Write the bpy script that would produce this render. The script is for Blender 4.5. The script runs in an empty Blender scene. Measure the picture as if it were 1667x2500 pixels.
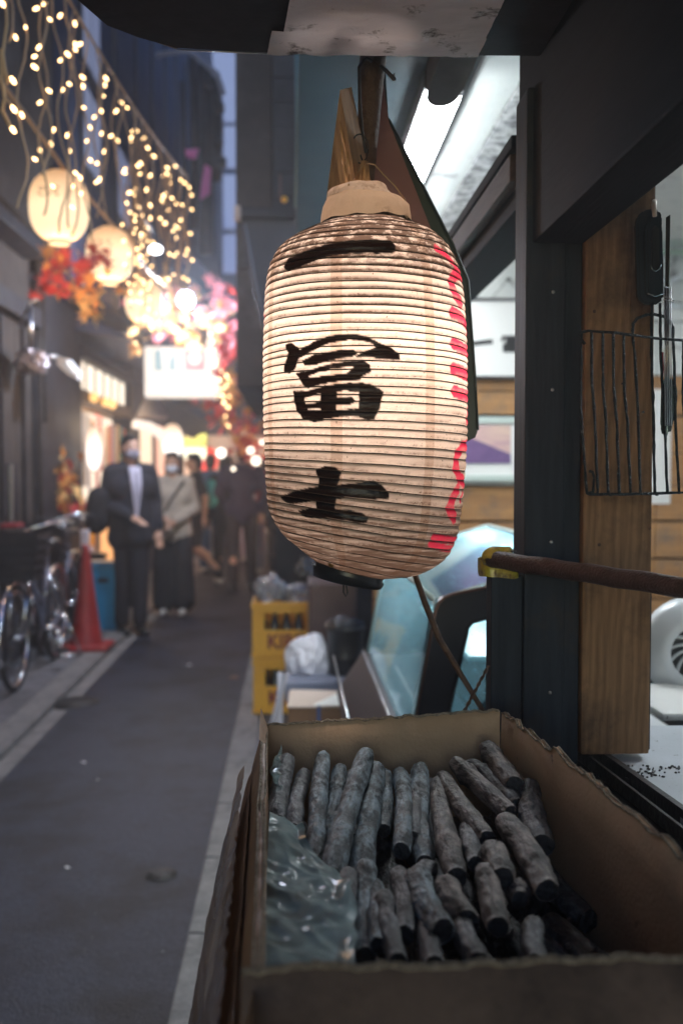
import bpy, bmesh, math, random
import numpy as np
from mathutils import Vector, Matrix, noise
random.seed(7)
C = bpy.context.scene.collection
S = bpy.context.scene
R = math.radians
# ---------------------------------------------------------------- camera, sky, exposure
F = 2430.0; CX = 833.5; CY = 1250.0
EYE = Vector((0, 0, 1.4)); YAW = R(2.85); PITCH = R(2.24)
fw = Vector((math.sin(YAW)*math.cos(PITCH), math.cos(YAW)*math.cos(PITCH), -math.sin(PITCH)))
rt = Vector((math.cos(YAW), -math.sin(YAW), 0)); up = rt.cross(fw)
cd = bpy.data.cameras.new('camera'); cam = bpy.data.objects.new('camera', cd); C.objects.link(cam)
cam.location = EYE; cam.rotation_euler = (R(90)-PITCH, 0, -YAW)
cd.sensor_fit = 'VERTICAL'; cd.sensor_height = 36; cd.sensor_width = 24; cd.lens = F*36/2500
cd.clip_start = 0.02; cd.clip_end = 500
cd.dof.use_dof = True; cd.dof.focus_distance = 1.27; cd.dof.aperture_fstop = 3.7; cd.dof.aperture_blades = 0
S.camera = cam
W = bpy.data.worlds.new('World'); S.world = W; W.use_nodes = True
wn = W.node_tree; bg = wn.nodes['Background']
sk = wn.nodes.new('ShaderNodeTexSky'); sk.sky_type = 'NISHITA'; sk.sun_disc = False
sk.sun_elevation = R(9.0); sk.sun_rotation = R(182)
tint = wn.nodes.new('ShaderNodeMixRGB'); tint.blend_type = 'MULTIPLY'; tint.inputs[0].default_value = 1; tint.inputs[2].default_value = (.52, .82, 1.50, 1)   # city night tint
wn.links.new(sk.outputs[0], tint.inputs[1]); wn.links.new(tint.outputs[0], bg.inputs[0]); bg.inputs[1].default_value = 0.125
S.view_settings.view_transform = 'Standard'; S.view_settings.look = 'None'
S.view_settings.exposure = 0.9; S.view_settings.gamma = 1.0
S.render.engine = 'CYCLES'
cy = S.cycles; cy.use_denoising = True
try: cy.denoiser = 'OPENIMAGEDENOISE'
except Exception: pass
cy.max_bounces = 7; cy.diffuse_bounces = 4; cy.glossy_bounces = 3; cy.transmission_bounces = 4
cy.transparent_max_bounces = 12; cy.volume_bounces = 1; cy.sample_clamp_indirect = 4.0
cy.caustics_reflective = False; cy.caustics_refractive = False
HAZE_DENSITY = 0.0085

# ---------------------------------------------------------------- authoring helpers
def ray(px, py): return fw + rt*((px-CX)/F) + up*((CY-py)/F)
def P(px, py, y): r = ray(px, py); return EYE + r*(y/r.y)          # point at distance y down the alley
def PZ(px, py, z): r = ray(px, py); return EYE + r*((z-EYE.z)/r.z)
def PX(px, py, x): r = ray(px, py); return EYE + r*(x/r.x)
def proj(v):
    d = v - EYE; k = d.dot(fw); return CX+F*d.dot(rt)/k, CY-F*d.dot(up)/k

ORG = {}
def tag(o, label=None, cat=None, group=None, kind=None):
    if label: o['label'] = label
    if cat: o['category'] = cat
    if group: o['group'] = group
    if kind: o['kind'] = kind
    return o
def thing(name, loc, label, cat, group=None):
    o = bpy.data.objects.new(name, None); C.objects.link(o); o.location = loc
    o.empty_display_size = .05; ORG[o.name] = Vector(loc)
    return tag(o, label, cat, group)
def link_mesh(me, name, mat, parent=None, org=None):
    me.materials.append(mat) if mat and not me.materials else None
    o = bpy.data.objects.new(name, me); C.objects.link(o)
    if parent is not None:
        o.parent = parent; ORG[o.name] = ORG[parent.name]
    return o
def children(o): return [c for c in bpy.data.objects if c.parent == o]
def copy_tree(o, parent=None, kids=None):
    c = o.copy(); C.objects.link(c); c.parent = parent
    if o.name in ORG: ORG[c.name] = ORG[o.name].copy()
    for ch in children(o):
        copy_tree(ch, c)
    return c

class MB:
    def __init__(s): s.v = []; s.f = []; s.sm = []
    def add(s, vs, fs, smooth=False):
        n = len(s.v); s.v += [Vector(v) for v in vs]
        s.f += [tuple(i+n for i in f) for f in fs]; s.sm += [smooth]*len(fs); return s
    def box(s, a, b, m=None):
        x0, y0, z0 = [min(a[i], b[i]) for i in range(3)]; x1, y1, z1 = [max(a[i], b[i]) for i in range(3)]
        vs = [(x0,y0,z0),(x1,y0,z0),(x1,y1,z0),(x0,y1,z0),(x0,y0,z1),(x1,y0,z1),(x1,y1,z1),(x0,y1,z1)]
        if m is not None: vs = [m @ Vector(v) for v in vs]
        return s.add(vs, [(0,3,2,1),(4,5,6,7),(0,1,5,4),(1,2,6,5),(2,3,7,6),(3,0,4,7)])
    def bbox(s, a, b, r=.004, m=None):           # chamfered box
        bm = bmesh.new(); bmesh.ops.create_cube(bm, size=1)
        a = Vector(a); b = Vector(b); c = (a+b)/2; d = b-a
        for v in bm.verts: v.co = Vector((c.x+v.co.x*abs(d.x), c.y+v.co.y*abs(d.y), c.z+v.co.z*abs(d.z)))
        r = min(r, abs(d.x)*.4, abs(d.y)*.4, abs(d.z)*.4)
        bmesh.ops.bevel(bm, geom=bm.edges[:], offset=r, segments=2, affect='EDGES', profile=.6)
        bm.verts.index_update()
        s.add([m @ v.co if m is not None else v.co for v in bm.verts], [tuple(v.index for v in f.verts) for f in bm.faces]); bm.free(); return s
    def tube(s, pts, r, n=8, cap=True, smooth=True):
        pts = [Vector(p) for p in pts]; rs = r if isinstance(r, (list, tuple)) else [r]*len(pts)
        vs = []; fs = []; prev = None
        for i, p in enumerate(pts):
            t = (pts[min(i+1, len(pts)-1)]-pts[max(i-1, 0)]).normalized()
            if prev is None:
                a = Vector((0,0,1)) if abs(t.z) < .9 else Vector((1,0,0)); u = t.cross(a).normalized()
            else: u = (prev - t*prev.dot(t)).normalized()
            prev = u; w = t.cross(u)
            for k in range(n):
                an = 2*math.pi*k/n; vs.append(p+(u*math.cos(an)+w*math.sin(an))*rs[i])
        for i in range(len(pts)-1):
            for k in range(n):
                a = i*n+k; b = i*n+(k+1) % n; fs.append((a, b, b+n, a+n))
        if cap:
            fs.append(tuple(range(n-1, -1, -1))); m = (len(pts)-1)*n; fs.append(tuple(range(m, m+n)))
        return s.add(vs, fs, smooth)
    def lathe(s, prof, c=(0,0,0), n=24, m=None, smooth=True, arc=1.0):
        c = Vector(c); vs = []; fs = []
        for r_, z in prof:
            for k in range(n):
                an = 2*math.pi*arc*k/n; v = Vector((r_*math.cos(an), r_*math.sin(an), z))
                vs.append(c+(m @ v if m is not None else v))
        for i in range(len(prof)-1):
            for k in range(n):
                a = i*n+k; b = i*n+(k+1) % n; fs.append((a, b, b+n, a+n))
        return s.add(vs, fs, smooth)
    def ell(s, c, r, n=16, m=None, smooth=True):
        c = Vector(c); vs = []; fs = []; h = max(6, n//2)
        r = (r, r, r) if isinstance(r, (int, float)) else r
        for i in range(h+1):
            th = math.pi*i/h
            for k in range(n):
                an = 2*math.pi*k/n
                v = Vector((r[0]*math.sin(th)*math.cos(an), r[1]*math.sin(th)*math.sin(an), -r[2]*math.cos(th)))
                vs.append(c+(m @ v if m is not None else v))
        for i in range(h):
            for k in range(n):
                a = i*n+k; b = i*n+(k+1) % n; fs.append((a, b, b+n, a+n))
        return s.add(vs, fs, smooth)
    def prism(s, poly, off):                     # poly: list of 3D points, off: extrusion vector
        off = Vector(off); n = len(poly); vs = [Vector(p) for p in poly]; vs += [v+off for v in vs]
        fs = [tuple(range(n)), tuple(range(2*n-1, n-1, -1))]
        fs += [(i, i+n, (i+1) % n+n, (i+1) % n) for i in range(n)]
        return s.add(vs, fs)
    def hull(s, pts):
        bm = bmesh.new()
        for p in pts: bm.verts.new(p)
        bmesh.ops.convex_hull(bm, input=bm.verts[:]); bm.verts.index_update()
        s.add([v.co for v in bm.verts], [tuple(v.index for v in f.verts) for f in bm.faces]); bm.free(); return s
    def build(s, name, mat, parent=None, label=None, cat=None, group=None, kind=None, org=None, jit=0):
        if parent is not None: org = ORG[parent.name]
        elif org is None:
            xs = [v.x for v in s.v]; ys = [v.y for v in s.v]; zs = [v.z for v in s.v]
            org = Vector(((min(xs)+max(xs))/2, (min(ys)+max(ys))/2, min(zs)))
        org = Vector(org); me = bpy.data.meshes.new(name)
        me.from_pydata([v-org for v in s.v], [], s.f)
        me.polygons.foreach_set('use_smooth', s.sm); me.update()
        bm = bmesh.new(); bm.from_mesh(me); bmesh.ops.remove_doubles(bm, verts=bm.verts, dist=1e-6)
        bmesh.ops.recalc_face_normals(bm, faces=bm.faces); bm.to_mesh(me); bm.free()
        if mat: me.materials.append(mat)
        o = bpy.data.objects.new(name, me); C.objects.link(o)
        if parent is not None: o.parent = parent; ORG[o.name] = org
        else: o.location = org; ORG[o.name] = org
        return tag(o, label, cat, group, kind)

def sheet(fn, nu, nv, thick=0):                  # grid surface from fn(u,v)
    m = MB(); vs = [fn(i/nu, j/nv) for j in range(nv+1) for i in range(nu+1)]
    fs = [(j*(nu+1)+i, j*(nu+1)+i+1, (j+1)*(nu+1)+i+1, (j+1)*(nu+1)+i) for j in range(nv) for i in range(nu)]
    m.add(vs, fs, True); return m

# ---------------------------------------------------------------- materials
def mat(name, col, rough=.7, metal=0, col2=None, scale=20, detail=6, bump=0, bscale=None, stretch=(1,1,1), lo=.35, hi=.65,
        spec=.5, emit=None, estr=0, alpha=1, trans=0, coat=0, dirt=None, dscale=4, dlo=.5, dhi=.75):
    m = bpy.data.materials.new(name); m.use_nodes = True; nt = m.node_tree; N = nt.nodes; L = nt.links
    b = N['Principled BSDF']; b.inputs['Roughness'].default_value = rough; b.inputs['Metallic'].default_value = metal
    b.inputs['Specular IOR Level'].default_value = spec; b.inputs['Base Color'].default_value = (*col, 1)
    b.inputs['Coat Weight'].default_value = coat
    tc = N.new('ShaderNodeTexCoord'); mp = N.new('ShaderNodeMapping'); mp.inputs['Scale'].default_value = stretch
    L.new(tc.outputs['Object'], mp.inputs[0]); out = None
    if col2 is not None or dirt is not None:
        nz = N.new('ShaderNodeTexNoise'); nz.inputs['Scale'].default_value = scale; nz.inputs['Detail'].default_value = detail
        nz.inputs['Roughness'].default_value = .65
        L.new(mp.outputs[0], nz.inputs[0]); rp = N.new('ShaderNodeValToRGB'); L.new(nz.outputs[0], rp.inputs[0])
        rp.color_ramp.elements[0].position = lo; rp.color_ramp.elements[1].position = hi
        rp.color_ramp.elements[0].color = (*col, 1); rp.color_ramp.elements[1].color = (*(col2 or col), 1); out = rp.outputs[0]
    if dirt is not None:
        n2 = N.new('ShaderNodeTexNoise'); n2.inputs['Scale'].default_value = dscale; n2.inputs['Detail'].default_value = 8
        n2.inputs['Roughness'].default_value = .7
        L.new(tc.outputs['Object'], n2.inputs[0]); r2 = N.new('ShaderNodeValToRGB'); L.new(n2.outputs[0], r2.inputs[0])
        r2.color_ramp.elements[0].position = dlo; r2.color_ramp.elements[1].position = dhi
        mx = N.new('ShaderNodeMixRGB'); L.new(r2.outputs[0], mx.inputs[0]); L.new(out, mx.inputs[1]); mx.inputs[2].default_value = (*dirt, 1)
        out = mx.outputs[0]
    if out is not None: L.new(out, b.inputs['Base Color'])
    if bump:
        n3 = N.new('ShaderNodeTexNoise'); n3.inputs['Scale'].default_value = bscale or scale*2; n3.inputs['Detail'].default_value = 6
        L.new(mp.outputs[0], n3.inputs[0]); bp = N.new('ShaderNodeBump'); bp.inputs['Strength'].default_value = bump
        bp.inputs['Distance'].default_value = .01
        L.new(n3.outputs[0], bp.inputs['Height']); L.new(bp.outputs[0], b.inputs['Normal'])
    if emit is not None:
        b.inputs['Emission Color'].default_value = (*emit, 1); b.inputs['Emission Strength'].default_value = estr
    if alpha < 1: b.inputs['Alpha'].default_value = alpha
    if trans: b.inputs['Transmission Weight'].default_value = trans
    return m
def wood(name, c1, c2, scale=6, rough=.65, axis=2, bump=.4, dirt=None):
    st = [9, 9, 9]; st[axis] = .7
    m = mat(name, c1, rough, col2=c2, scale=scale, stretch=tuple(st), bump=bump, bscale=scale*3, lo=.3, hi=.7, dirt=dirt, dscale=7, dlo=.5, dhi=.8)
    return m
def thin(name, tint, rough=.05, gl=.12, dust_sheen=0, dcol=(.7,.8,.85), dsc=60, tr=None, bump=0, bsc=20, ior=1.5):
    """thin transparent sheet: glass or plastic film"""
    m = bpy.data.materials.new(name); m.use_nodes = True; nt = m.node_tree; N = nt.nodes; L = nt.links
    for n in list(N):
        if n.type != 'OUTPUT_MATERIAL': N.remove(n)
    out = [n for n in N if n.type == 'OUTPUT_MATERIAL'][0]
    t = N.new('ShaderNodeBsdfTransparent'); t.inputs[0].default_value = (*tint, 1)
    g = N.new('ShaderNodeBsdfGlossy'); g.inputs['Roughness'].default_value = rough
    fr = N.new('ShaderNodeFresnel'); fr.inputs[0].default_value = ior
    ad = N.new('ShaderNodeMath'); ad.operation = 'ADD'; ad.use_clamp = True; L.new(fr.outputs[0], ad.inputs[0]); ad.inputs[1].default_value = gl-.04
    m1 = N.new('ShaderNodeMixShader'); L.new(ad.outputs[0], m1.inputs[0]); L.new(t.outputs[0], m1.inputs[1]); L.new(g.outputs[0], m1.inputs[2])
    res = m1
    if bump:
        tc = N.new('ShaderNodeTexCoord'); nb = N.new('ShaderNodeTexNoise'); nb.inputs['Scale'].default_value = bsc; nb.inputs['Detail'].default_value = 4
        L.new(tc.outputs['Object'], nb.inputs[0]); bp = N.new('ShaderNodeBump'); bp.inputs['Strength'].default_value = bump; bp.inputs['Distance'].default_value = .02
        L.new(nb.outputs[0], bp.inputs['Height']); L.new(bp.outputs[0], g.inputs['Normal'])
    if dust_sheen:
        d = N.new('ShaderNodeBsdfDiffuse'); d.inputs[0].default_value = (*dcol, 1)
        tr_ = N.new('ShaderNodeBsdfTranslucent'); tr_.inputs[0].default_value = (*dcol, 1)
        dd = N.new('ShaderNodeMixShader'); dd.inputs[0].default_value = .5; L.new(d.outputs[0], dd.inputs[1]); L.new(tr_.outputs[0], dd.inputs[2])
        tc = N.new('ShaderNodeTexCoord'); nz = N.new('ShaderNodeTexNoise'); nz.inputs['Scale'].default_value = dsc; nz.inputs['Detail'].default_value = 8
        L.new(tc.outputs['Object'], nz.inputs[0]); mr = N.new('ShaderNodeMapRange'); L.new(nz.outputs[0], mr.inputs[0])
        mr.inputs[1].default_value = .35; mr.inputs[2].default_value = .75; mr.inputs[3].default_value = dust_sheen*.6; mr.inputs[4].default_value = min(1, dust_sheen*1.6)
        m2 = N.new('ShaderNodeMixShader'); L.new(mr.outputs[0], m2.inputs[0]); L.new(m1.outputs[0], m2.inputs[1]); L.new(dd.outputs[0], m2.inputs[2]); res = m2
    L.new(res.outputs[0], out.inputs[0]); return m
def emis(name, col, s, base=(.15,.15,.15)):
    return mat(name, base, .6, emit=col, estr=s)
def point(name, loc, col, e, r=.05, parent=None):
    l = bpy.data.lights.new(name, 'POINT'); l.color = col; l.energy = e; l.shadow_soft_size = r
    o = bpy.data.objects.new(name, l); C.objects.link(o)
    if parent is not None: o.parent = parent; o.location = Vector(loc)-ORG[parent.name]
    else: o.location = loc
    return o

M = {}
M['asphalt'] = mat('asphalt', (.010,.013,.022), .5, col2=(.040,.045,.068), scale=70, bump=.5, bscale=160, dirt=(.009,.009,.012), dscale=2.1, dlo=.46, dhi=.60)
M['concrete'] = mat('concrete', (.13,.13,.14), .75, col2=(.21,.21,.22), scale=14, bump=.3, bscale=120, dirt=(.10,.10,.10), dscale=2.2)
M['kerb'] = mat('kerb_stone', (.15,.148,.145), .7, col2=(.25,.24,.23), scale=18, bump=.3, bscale=100, dirt=(.07,.068,.07), dscale=5)
M['iron'] = mat('cast_iron', (.05,.05,.05), .5, .6, col2=(.08,.075,.07), scale=40, bump=.3)
M['wall_brown'] = mat('brown_wall_board', (.045,.037,.033), .7, col2=(.078,.064,.055), scale=5, bump=.1, dirt=(.06,.052,.05), dscale=2)
M['wall_grey'] = mat('grey_render', (.034,.027,.023), .8, col2=(.050,.040,.034), scale=6, bump=.15, dirt=(.10,.095,.09), dscale=1.5)
M['wall_dark'] = mat('dark_board', (.022,.022,.026), .55, col2=(.042,.04,.046), scale=8, bump=.2)
M['wall_blue'] = mat('blue_grey_wall', (.028,.036,.068), .7, col2=(.05,.06,.10), scale=3, bump=.1)
M['teal'] = mat('teal_painted_board', (.004,.022,.036), .6, col2=(.008,.034,.050), scale=5, bump=.15, dirt=(.014,.03,.04), dscale=3)
M['board_white'] = mat('white_ceiling_board', (.62,.64,.63), .5, col2=(.72,.73,.70), scale=5, bump=.1, dirt=(.22,.21,.22), dscale=9, dlo=.56, dhi=.70)
M['board_mould'] = mat('mouldy_board', (.50,.50,.52), .6, col2=(.66,.66,.64), scale=8, bump=.1, dirt=(.06,.055,.06), dscale=26, dlo=.42, dhi=.60)
M['dark_wood'] = wood('dark_stained_wood', (.005,.006,.008), (.010,.011,.014), axis=1, rough=.7, bump=.08)
M['dark_wood'].node_tree.nodes['Principled BSDF'].inputs['Specular IOR Level'].default_value = .2
M['dark_wood_v'] = wood('dark_stained_post', (.020,.026,.036), (.034,.042,.056), axis=2, rough=.6, bump=.1, dirt=(.06,.045,.035))
M['dark_wood_v'].node_tree.nodes['Principled BSDF'].inputs['Specular IOR Level'].default_value = .08
M['dark_wood'].node_tree.nodes['Principled BSDF'].inputs['Specular IOR Level'].default_value = .08
M['brown_wood'] = wood('brown_rail_wood', (.07,.04,.028), (.13,.08,.055), axis=1)
M['post_wood'] = wood('weathered_pine_post', (.19,.105,.055), (.34,.20,.11), scale=2.6, axis=2, bump=.7, dirt=(.045,.028,.018))
def grain_wood(name, c1, c2, c3):
    m = bpy.data.materials.new(name); m.use_nodes = True; nt = m.node_tree; N = nt.nodes; L = nt.links; b = N['Principled BSDF']; b.inputs['Roughness'].default_value = .7; b.inputs['Specular IOR Level'].default_value = .25
    tc = N.new('ShaderNodeTexCoord'); mp = N.new('ShaderNodeMapping'); mp.inputs['Scale'].default_value = (1, 1, .16); L.new(tc.outputs['Object'], mp.inputs[0])
    w = N.new('ShaderNodeTexWave'); w.wave_type = 'RINGS'; w.rings_direction = 'Y'; w.inputs['Scale'].default_value = 26; w.inputs['Distortion'].default_value = 7; w.inputs['Detail'].default_value = 4; w.inputs['Detail Scale'].default_value = 1.3
    L.new(mp.outputs[0], w.inputs[0])
    m2 = N.new('ShaderNodeMapping'); m2.inputs['Scale'].default_value = (60, 60, 3); L.new(tc.outputs['Object'], m2.inputs[0]); f = N.new('ShaderNodeTexNoise'); f.inputs['Scale'].default_value = 3; f.inputs['Detail'].default_value = 8; f.inputs['Roughness'].default_value = .7; L.new(m2.outputs[0], f.inputs[0])
    s = N.new('ShaderNodeMath'); s.operation = 'MULTIPLY_ADD'; L.new(w.outputs['Fac'], s.inputs[0]); s.inputs[1].default_value = .20; 
    f2 = N.new('ShaderNodeMath'); f2.operation = 'MULTIPLY'; L.new(f.outputs[0], f2.inputs[0]); f2.inputs[1].default_value = .95; L.new(f2.outputs[0], s.inputs[2])
    rp = N.new('ShaderNodeValToRGB'); L.new(s.outputs[0], rp.inputs[0]); e = rp.color_ramp.elements; e[0].position = .25; e[0].color = (*c1, 1); e[1].position = .85; e[1].color = (*c2, 1)
    st = N.new('ShaderNodeTexNoise'); st.inputs['Scale'].default_value = 9; st.inputs['Detail'].default_value = 9; st.inputs['Roughness'].default_value = .72; L.new(tc.outputs['Object'], st.inputs[0])
    r2 = N.new('ShaderNodeValToRGB'); L.new(st.outputs[0], r2.inputs[0]); r2.color_ramp.elements[0].position = .46; r2.color_ramp.elements[1].position = .70
    mx = N.new('ShaderNodeMixRGB'); L.new(r2.outputs[0], mx.inputs[0]); L.new(rp.outputs[0], mx.inputs[1]); mx.inputs[2].default_value = (*c3, 1); L.new(mx.outputs[0], b.inputs['Base Color'])
    bp = N.new('ShaderNodeBump'); bp.inputs['Strength'].default_value = .6; bp.inputs['Distance'].default_value = .004; L.new(s.outputs[0], bp.inputs['Height']); L.new(bp.outputs[0], b.inputs['Normal'])
    return m
M['post_wood'] = grain_wood('weathered_pine_grain', (.30,.175,.095), (.13,.072,.038), (.05,.034,.026))
M['block_wood'] = wood('pale_wood_block', (.68,.42,.21), (.38,.20,.09), scale=5, axis=2, bump=1.0)
M['plank'] = wood('orange_brown_plank', (.30,.135,.045), (.46,.24,.09), scale=4, axis=0, dirt=(.10,.10,.10))
M['panel_red'] = mat('reddish_brown_panel', (.20,.09,.10), .34, col2=(.27,.125,.13), scale=4, bump=.12, dirt=(.25,.19,.17), dscale=150, dlo=.66, dhi=.72)
M['panel_green'] = mat('dark_green_panel', (.018,.035,.036), .4, col2=(.03,.05,.05), scale=12)
M['metal'] = mat('brushed_steel', (.55,.56,.58), .3, 1, col2=(.4,.41,.43), scale=30, stretch=(1,8,1))
M['chrome'] = mat('chrome', (.75,.76,.8), .16, 1)
M['black_metal'] = mat('black_metal', (.03,.032,.036), .35, .3, col2=(.05,.05,.055), scale=50, bump=.15)
M['rust'] = mat('rusty_rod', (.06,.04,.035), .6, .5, col2=(.13,.075,.05), scale=70, bump=.4)
M['pipe'] = mat('dusty_brown_pipe', (.05,.026,.022), .5, .1, col2=(.09,.05,.045), scale=60, bump=.5, bscale=300)
M['tape_grey'] = mat('grey_tape', (.74,.73,.76), .34, col2=(.82,.80,.82), scale=7, bump=1.0, bscale=9, dirt=(.06,.05,.05), dscale=22, dlo=.56, dhi=.66, stretch=(1,2.2,1))
M['tape_beige'] = mat('beige_tape', (.62,.50,.37), .42, col2=(.40,.30,.22), scale=12, bump=.8, bscale=22, dirt=(.12,.09,.07), dscale=25, dlo=.62, dhi=.7)
M['tape_silver'] = mat('silver_tape', (.50,.49,.52), .3, .3, col2=(.62,.61,.62), scale=30, bump=.6, bscale=60, dirt=(.18,.17,.18), dscale=60, dlo=.5, dhi=.62)
M['tape_yellow'] = mat('yellow_tape', (.50,.30,.035), .3, col2=(.30,.36,.03), scale=12, bump=.9, bscale=35, dirt=(.10,.045,.02), dscale=38, dlo=.47, dhi=.6, coat=.4)
M['card'] = mat('cardboard', (.41,.265,.16), .8, col2=(.47,.32,.20), scale=5, bump=.15, bscale=200, dirt=(.10,.065,.045), dscale=28, dlo=.64, dhi=.72)
M['card_out'] = mat('cardboard_outer', (.20,.105,.055), .6, col2=(.26,.14,.075), scale=8, bump=.3, bscale=20, dirt=(.17,.08,.035), dscale=6)
M['card_front'] = mat('shaded_cardboard', (.10,.072,.06), .8, col2=(.15,.105,.085), scale=4, bump=.2, bscale=120, dirt=(.045,.035,.032), dscale=7, dlo=.45, dhi=.7)  # darker copy of the cardboard, the near wall's shade painted in
M['card_flap'] = mat('worn_cardboard_flap', (.36,.19,.09), .6, col2=(.44,.25,.12), scale=9, bump=.4, bscale=24, dirt=(.16,.08,.04), dscale=11, dlo=.5, dhi=.72)
M['card_edge'] = mat('torn_cardboard_edge', (.42,.34,.25), .9, col2=(.17,.13,.09), scale=140, bump=.8, bscale=260)
M['card_pale'] = mat('pale_cardboard', (.50,.40,.33), .7, col2=(.56,.46,.40), scale=6)
M['pvc'] = mat('glossy_black_plastic', (.02,.022,.026), .22, coat=.3)
M['cable'] = mat('black_cable', (.02,.018,.018), .5)
M['skin'] = mat('skin', (.50,.29,.20), .5)
M['hair'] = mat('black_hair', (.014,.012,.012), .45, col2=(.03,.026,.025), scale=60, stretch=(1,1,.2))
M['suit'] = mat('charcoal_cloth', (.018,.019,.026), .9, col2=(.028,.028,.037), scale=90, bump=.2)
M['shirt'] = mat('pale_lilac_shirt', (.50,.48,.58), .8)
M['beige'] = mat('beige_wool', (.50,.43,.35), .9, col2=(.38,.33,.28), scale=12, bump=.2)
M['white_mask'] = mat('white_mask', (.72,.75,.85), .8)
M['grey_mask'] = mat('grey_mask', (.30,.29,.37), .8)
M['black_cloth'] = mat('black_cloth', (.022,.022,.026), .85)
M['teal_cloth'] = mat('teal_cloth', (.10,.42,.42), .8)
M['navy'] = mat('navy_cloth', (.045,.04,.075), .9, col2=(.06,.052,.09), scale=30)
M['olive'] = mat('dark_trouser_cloth', (.05,.045,.045), .9)
M['blue_cloth'] = mat('blue_denim', (.06,.11,.22), .85)
M['red_cloth'] = mat('red_cloth', (.28,.04,.05), .85)
M['shoe'] = mat('black_shoe', (.02,.02,.02), .3)
M['shoe_white'] = mat('white_sneaker', (.6,.57,.53), .6)
M['rubber'] = mat('tyre_rubber', (.018,.018,.02), .7)
M['cone'] = mat('red_cone_plastic', (.36,.022,.022), .5, col2=(.26,.02,.02), scale=10)
M['blue_bin'] = mat('blue_bin_plastic', (.02,.28,.52), .4, col2=(.015,.22,.44), scale=5)
M['dark_bin'] = mat('dark_teal_plastic', (.03,.055,.065), .4)
M['crate'] = mat('yellow_crate_plastic', (.95,.50,.04), .45, col2=(.90,.44,.03), scale=6, dirt=(.35,.17,.04), dscale=8, dlo=.62, dhi=.8)
M['crate_text'] = mat('dark_red_print', (.28,.03,.03), .5)
M['bottle'] = mat('brown_bottle_glass', (.02,.012,.008), .12, spec=.8)
M['bottle_cap'] = mat('bottle_cap', (.5,.42,.2), .3, .7)
M['bucket'] = mat('black_bucket_plastic', (.018,.018,.022), .4)
M['white_bag'] = mat('white_sheet', (.66,.65,.72), .55, bump=.3, bscale=6)
M['bluegrey'] = mat('blue_grey_lid', (.20,.22,.30), .5)
M['strap'] = mat('blue_strap', (.05,.12,.35), .5)
M['film'] = thin('clear_plastic_film', (.93,.95,.96), .16, .2, dust_sheen=.28, dcol=(.55,.60,.64), dsc=25, bump=.6, bsc=30)
M['film_in'] = thin('crumpled_liner_film', (.60,.74,.76), .20, .06, dust_sheen=.46, dcol=(.56,.74,.76), dsc=30, ior=1.25)
M['film_out'] = thin('brown_outer_film', (.85,.76,.68), .20, .36, dust_sheen=.40, dcol=(.70,.47,.32), dsc=8, bump=.7, bsc=14)
M['glass'] = thin('showcase_glass', (.90,.97,.99), .04, .05, dust_sheen=.22, dcol=(.45,.85,1.0), dsc=240)  # bluish reflection of the panes painted in along with their light dust
M['frame_black'] = mat('black_frame', (.02,.022,.028), .35)
M['frame_white'] = mat('pale_green_frame', (.52,.60,.56), .4)
M['paper_white'] = mat('white_paper', (.80,.79,.77), .7)
M['ink'] = mat('black_ink', (.012,.010,.012), .35)
M['blueink'] = mat('blue_grey_ink', (.06,.10,.14), .6)
M['white_enamel'] = mat('white_enamel', (.60,.64,.68), .3, col2=(.68,.71,.74), scale=6)
M['counter'] = mat('dirty_steel_counter', (.62,.66,.72), .35, .25, col2=(.52,.56,.60), scale=7, dirt=(.03,.03,.03), dscale=90, dlo=.63, dhi=.67, bump=.2)
M['grill'] = mat('sooty_grill_wire', (.02,.028,.032), .26, .5, col2=(.06,.08,.09), scale=160, bump=1.0, bscale=380)
M['tool_black'] = mat('black_tool_plastic', (.014,.02,.026), .22)
M['tongs_steel'] = mat('blued_tool_steel', (.20,.27,.30), .25, .8)
M['wire_gold'] = mat('amber_lit_cable', (.50,.30,.13), .5)
M['cord'] = mat('brown_cord', (.46,.30,.17), .6)
for k_ in ('suit', 'shirt', 'beige', 'black_cloth', 'teal_cloth', 'navy', 'olive', 'blue_cloth', 'red_cloth', 'wall_brown', 'wall_grey', 'wall_blue', 'wall_dark', 'asphalt', 'concrete', 'card', 'card_front', 'teal', 'hair'):
    M[k_].node_tree.nodes['Principled BSDF'].inputs['Specular IOR Level'].default_value = .30 if k_ in ('asphalt', 'teal') else .12
M['mat_red_leaf'] = mat('red_leaf', (.62,.045,.035), .6, col2=(.45,.03,.03), scale=8)
M['mat_orange_leaf'] = mat('orange_leaf', (.75,.26,.05), .6, col2=(.8,.40,.10), scale=8)
M['mat_gold_leaf'] = mat('gold_leaf', (.85,.50,.17), .6)
M['mat_pink_leaf'] = mat('pink_leaf', (.75,.20,.22), .6)

# ================================================================ GROUND
KX = -1.424                                       # kerb line of the left pavement
MB().box((-30, -12, -.3), (30, 60, -.012)).build('ground', M['asphalt'], kind='structure')
MB().box((KX+.10, -8, -.011), (-.318, 40, 0)).build('road', M['asphalt'], kind='structure')
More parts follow.
